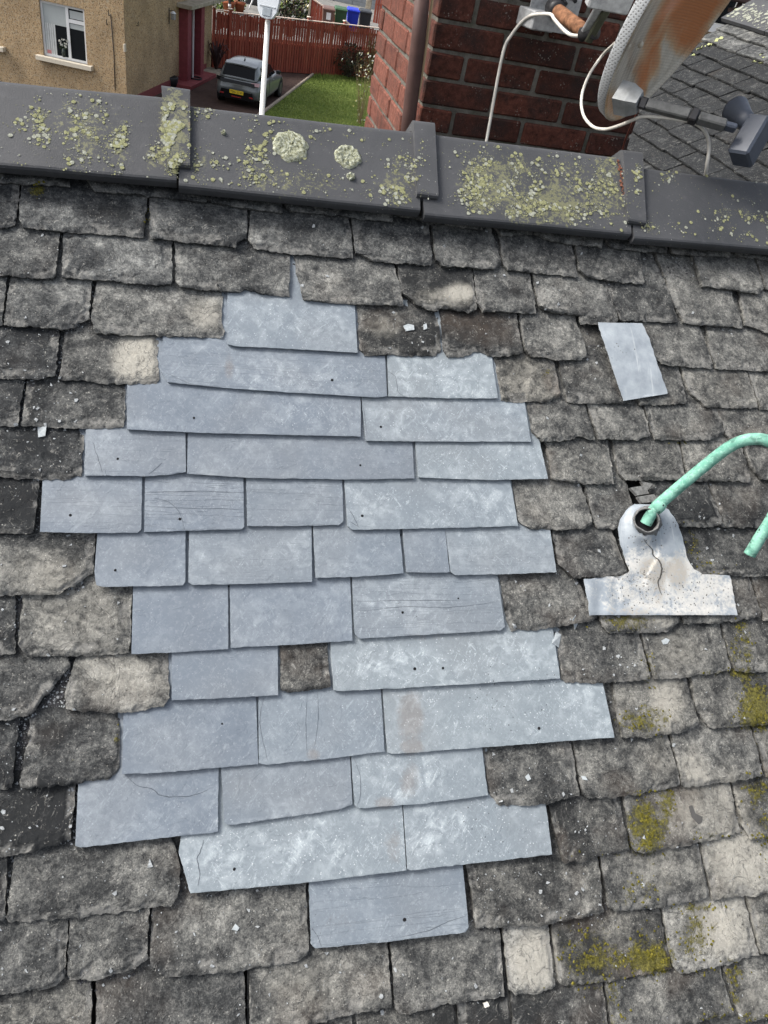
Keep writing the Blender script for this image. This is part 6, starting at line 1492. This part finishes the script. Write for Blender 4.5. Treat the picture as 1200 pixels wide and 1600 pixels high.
box('rail', (.14, .03, .9), (.42, .03, .08), pm, M_FENCE)
gw = thing('yard_wall', 'grey wall closing the back of the raised yard', 'wall', at(-9, 58.5, YZ))
M_BLOCK = plain('grey_blockwork', (.20, .215, .23), .9, .1, var=.15, scale=4)
for r_ in range(8):
    for i in range(16):
        if r_ < 4 or True: box('block', (-9 + i * 1.21 + (.6 if r_ % 2 else 0), 0, .11 + r_ * .225), (1.19, .2, .215), gw, M_BLOCK, .01)
# sloping fence on the steps
a, b = g_f(487, -2, 45.2), g_f(546, 38, 45.2); zl = g_f(487, 40, 45.2).z
sf = thing('sloping_fence', 'red fence panel with sloping white cap in front of the bins', 'fence', at(a.x, 45.2, 0))
n_ = 13; wd = b.x - a.x
for i in range(n_):
    x0 = wd * i / n_; x1 = wd * (i + .93) / n_; z0 = YZ; h0 = a.z + (b.z - a.z) * x0 / wd; h1 = a.z + (b.z - a.z) * x1 / wd
    mesh('board', [(x0, 0, z0), (x1, 0, z0), (x1, 0, h1), (x0, 0, h0), (x0, .02, z0), (x1, .02, z0), (x1, .02, h1), (x0, .02, h0)], [(0, 1, 2, 3), (7, 6, 5, 4), (0, 4, 5, 1), (1, 5, 6, 2), (2, 6, 7, 3), (3, 7, 4, 0)], sf, M_FENCE)
beam('capping', Vector((0, 0, a.z + .02)), Vector((wd, 0, b.z + .02)), .10, .05, M_CAPW, sf)
box('post', (-.06, .02, (a.z + YZ) / 2), (.1, .1, a.z - YZ + .1), sf, M_CONC)
# pots, white poles, plants
M_TERRA = plain('terracotta', (.36, .12, .06), .85, .2, var=.15)
for i, (px, py, lab) in enumerate(((357, 20, 'larger orange terracotta pot behind the fence left post'), (374, 21, 'smaller orange terracotta pot nearer the white poles'))):
    p = yard(px, py); r_ = .30 - .04 * i; t_ = thing('terracotta_pot', lab, 'plant pot', at(p.x, p.y, YZ), group='terracotta pots behind the red fence')
    V, F = tube_geo([(0, 0, 0), (0, 0, .4), (0, 0, .401), (0, 0, .5)], [r_ * .7, r_, r_ * 1.12, r_ * 1.12], 16); mesh('pot_body', V, F, t_, M_TERRA, True); leaf_mass('leaves', 120, (0, 0, .62), (.32, .32, .22), .09, [M_GLEAF, M_DLEAF], t_, 40 + i)
p = yard(361, 22); lampk = thing('black_post', 'short black post with a white band beside the orange pots', 'post', at(p.x, p.y - .3, YZ)); V, F = tube_geo([(0, 0, 0), (0, 0, 1.3)], .06, 8); mesh('post', V, F, lampk, M_BLK); V, F = tube_geo([(0, 0, .35), (0, 0, .45)], .075, 8); mesh('band', V, F, lampk, M_UPVC)
pa, pb, pc, pd = g_f(378, 22, 46.5), g_f(384, -3, 46.5), g_f(386, 22, 46.9), g_f(396, -3, 46.9)
sw = thing('white_poles', 'pair of leaning white poles of a frame behind the fence', 'frame', at(pa.x, 46.5, 0))
for u, w in ((pa, pb), (pc, pd)):
    u2 = u + (u - w) * .25; w2 = w + (w - u) * .6; V, F = tube_geo([(u2.x - pa.x, u2.y - 46.5, u2.z), (w2.x - pa.x, w2.y - 46.5, w2.z)], .04, 8); mesh('pole', V, F, sw, M_UPVC, True)
top_ = [(pb + (pb - pa) * .6), (pd + (pd - pc) * .6)]; V, F = tube_geo([(q.x - pa.x, q.y - 46.5, q.z) for q in top_], .04, 8); mesh('cross_bar', V, F, sw, M_UPVC, True)
p = yard(396, 12); sh = thing('garden_shed', 'dark shed partly hidden behind the lamp head', 'shed', at(p.x, p.y + 1.5, YZ)); box('wall', (0, 0, 1.0), (1.6, 1.2, 2.0), sh, plain('dark_shed', (.02, .022, .024), .8)); 
bm = bmesh.new(); add_box(bm, (0, 0, 2.1), (1.8, 1.4, .12)); bm_obj('roof', bm, sh, M_DKM); box('door', (0, -.61, .9), (.7, .03, 1.7), sh, M_BLK)
M_BRL = plain('brown_leaf', (.075, .055, .035), .8, .2, var=.4); M_BRD = plain('dark_brown_leaf', (.035, .025, .018), .8, .2, var=.4); M_DAF = plain('pale_yellow_flower', (.72, .64, .28), .7, .2); M_STRAW = plain('straw_leaf', (.24, .19, .10), .85, .1, var=.35); M_TWIG = plain('twig_bark', (.10, .085, .065), .9, .1, var=.3)
p = yard(462, 30); fl_ = thing('flowering_shrub', 'green shrub dotted with pale yellow flowers behind the fence', 'shrub', at(p.x, p.y, YZ))
leaf_mass('leaves', 700, (0, 0, .55), (1.1, .7, .6), .11, [M_GLEAF, M_DLEAF, M_GRASS], fl_, 61)
for i in range(26): leaf_mass('flower', 6, (gr.uniform(-.8, .9), gr.uniform(-.7, -.3), gr.uniform(.5, 1.15)), (.05, .05, .05), .07, [M_DAF, M_PET], fl_, 100 + i, hollow=0)
V, F = tube_geo([(0, 0, 0), (.02, 0, .3), (0, 0, .6)], .04, 6); mesh('stem', V, F, fl_, M_TWIG)
p = yard(430, 32); o = thing('dark_shrub', 'dark leafless shrub behind the lamp head', 'shrub', at(p.x + .3, p.y + .6, YZ)); leaf_mass('leaves', 500, (0, 0, .7), (1.0, .7, .8), .10, [M_BRL, M_BRD, M_DLEAF], o, 66); V, F = tube_geo([(0, 0, 0), (.02, 0, .4), (0, 0, .8)], .05, 6); mesh('stem', V, F, o, M_TWIG)
p = yard(484, 22); o = thing('tree_stump', 'pale tree trunk beside the sloping fence', 'tree', at(p.x, p.y, YZ)); V, F = tube_geo([(0, 0, 0), (.03, 0, .6), (0, .02, 2.2), (.05, 0, 4.5)], [.24, .19, .16, .10], 10); mesh('trunk', V, F, o, plain('pale_bark', (.25, .23, .19), .95, .1, var=.35, scale=9, bump=.01), True); leaf_mass('crown', 400, (0, 0, 5.2), (1.3, 1.3, 1.2), .12, [M_GLEAF, M_DLEAF], o, 67)
p = yard(340, 12); o = thing('green_hedge', 'low green plants growing behind the porch end of the fence', 'shrub', at(p.x, p.y, YZ)); leaf_mass('leaves', 700, (0.2, 0, .25), (1.3, .9, .35), .10, [M_GLEAF, M_GRASS, M_GRASS], o, 68); V, F = tube_geo([(0, 0, 0), (0, 0, .3)], .03, 6); mesh('stem', V, F, o, M_TWIG)
# shrubs on the lawn side
def twigs(parent, n, c_, rad, h, seed, m, r0=.010, name='twigs'):
    r_ = random.Random(seed); G = []
    for i in range(n):
        a = r_.uniform(0, 6.28); q = r_.uniform(.2, 1); e = Vector((rad * q * math.cos(a), rad * q * math.sin(a), h * r_.uniform(.6, 1.05))); b_ = Vector((r_.gauss(0, .05), r_.gauss(0, .05), 0)); mid = b_.lerp(e, .5) + Vector((r_.gauss(0, .06), r_.gauss(0, .06), h * .08)); G.append(tube_geo([Vector(c_) + b_, Vector(c_) + mid, Vector(c_) + e], [r0, r0 * .7, r0 * .3], 4))
    V, F = join_geo(G); return mesh(name, V, F, parent, m)
p = g_z(543, 122); o = thing('round_shrub', 'dark brown rounded shrub in front of the red fence', 'shrub', at(p.x, p.y)); leaf_mass('leaves', 2200, (0, 0, .75), (.85, .7, .72), .055, [M_BRD, M_BRD, M_BRL, M_DLEAF], o, 71, hollow=.35); twigs(o, 60, (0, 0, 0), .75, 1.3, 72, M_TWIG)
p = g_z(577, 122); o = thing('straw_shrub', 'straw coloured twiggy shrub against the chimney side of the fence', 'shrub', at(p.x, p.y)); leaf_mass('leaves', 900, (0, 0, .9), (.7, .6, .9), .05, [M_STRAW, M_BRL, M_STRAW, M_GLEAF], o, 73, hollow=.2); twigs(o, 90, (0, 0, 0), .65, 1.9, 74, M_STRAW)
p = g_z(562, 194); o = thing('blossom_sapling', 'slender bare sapling dotted with white blossom on the lawn', 'sapling', at(p.x, p.y)); twigs(o, 22, (0, 0, 0), .55, 2.3, 75, M_STRAW, .009, 'stems')
for i in range(64): leaf_mass('blossom', 5, (gr.gauss(0, .28), gr.gauss(0, .24), gr.uniform(.15, 2.4) if gr.random() < .35 else gr.uniform(1.35, 2.4)), (.03, .03, .03), .032, [M_PET, M_PET, M_DAF], o, 200 + i, hollow=0)
leaf_mass('leaves', 60, (0, 0, 1.3), (.35, .3, 1.1), .03, [M_STRAW, M_GLEAF], o, 77, hollow=0)
p = g_z(333, 112); o = thing('spiky_plant', 'dark purple spiky leaved plant beside the porch', 'plant', at(p.x + .1, p.y + .1)); G = []
pr_ = random.Random(8)
M_PHO = plain('purple_leaf', (.045, .022, .022), .6, .3, var=.35)
for i in range(34):
    a = pr_.uniform(0, 6.28); q = pr_.uniform(.25, .75); h = pr_.uniform(.7, 1.25); d = Vector((math.cos(a), math.sin(a), 0)); sd_ = Vector((-d.y, d.x, 0)) * .03
    P = [Vector((0, 0, .02)), d * q * .45 + Vector((0, 0, h * .7)), d * q * .8 + Vector((0, 0, h)), d * q * 1.15 + Vector((0, 0, h * .86))]
    V = []; 
    for j, w in enumerate((1, 1.2, .8, .1)): V += [P[j] - sd_ * w, P[j] + sd_ * w]
    mesh('leaf', V, [(0, 1, 3, 2), (2, 3, 5, 4), (4, 5, 7, 6)], o, M_PHO)

# ------------------------------------------------------------------ house beyond the side roof
ff = 13.0
jr = g_f(1138, 10, ff); sl_ = g_f(1128, 40, ff)
fh = thing('buff_house', 'buff house wall with white window and brown pipe beyond the side roof', 'house', at(sl_.x, ff))
M_BUFF = plain('buff_render', (.42, .32, .20), .95, .1, var=.15, scale=20, bump=.004); M_BROWN = plain('brown_gutter', (.045, .025, .022), .5, .4)
zs = sl_.z
box('wall', (3.0, .2, 4.2), (5.6, .3, 8.4), fh, M_BUFF); box('wall', (-1.9, .2, zs / 2 - .05), (4.2, .3, zs - .1), fh, M_BUFF); box('wall', (-1.9, .2, zs + 3.4), (4.2, .3, 4.0), fh, M_BUFF); box('wall', (-2.9, .2, zs + .67), (2.2, .298, 1.5), fh, M_BUFF)
wn_ = box('window', (.16, .12, zs + .75), (.09, .10, 1.5), fh, M_UPVC); box('pane', (-.4, .2, zs + .75), (1.06, .02, 1.5), wn_, M_GLASS); box('sill', (-.3, 0, zs - .04), (1.3, .26, .10), wn_, M_UPVC)
p0, p1 = g_f(1160, 2, ff - .2), g_f(1143, 34, ff - .2)
rl = lambda q: Vector((q.x - sl_.x, q.y - ff, q.z))
V, F = tube_geo([rl(p0) + Vector((0, 0, .2)), rl(p1), rl(p1) - Vector((0, 0, 2))], .035, 8); mesh('downpipe', V, F, fh, M_BROWN, True)
V, F = tube_geo([rl(g_f(1144, 12, ff - .2)), rl(g_f(1143, 18, ff - .2))], .05, 8); mesh('pipe_bracket', V, F, fh, M_BROWN)
q0 = rl(g_f(1150, 0, ff - .25)); box('gutter', (1.5, -.25, q0.z + .03), (4.4, .12, .10), fh, M_BROWN, .02)
bm = bmesh.new(); add_box(bm, (0, 2.4, 8.5), (8.6, 5.6, .2)); bm_obj('roof', bm, fh, M_DKM)
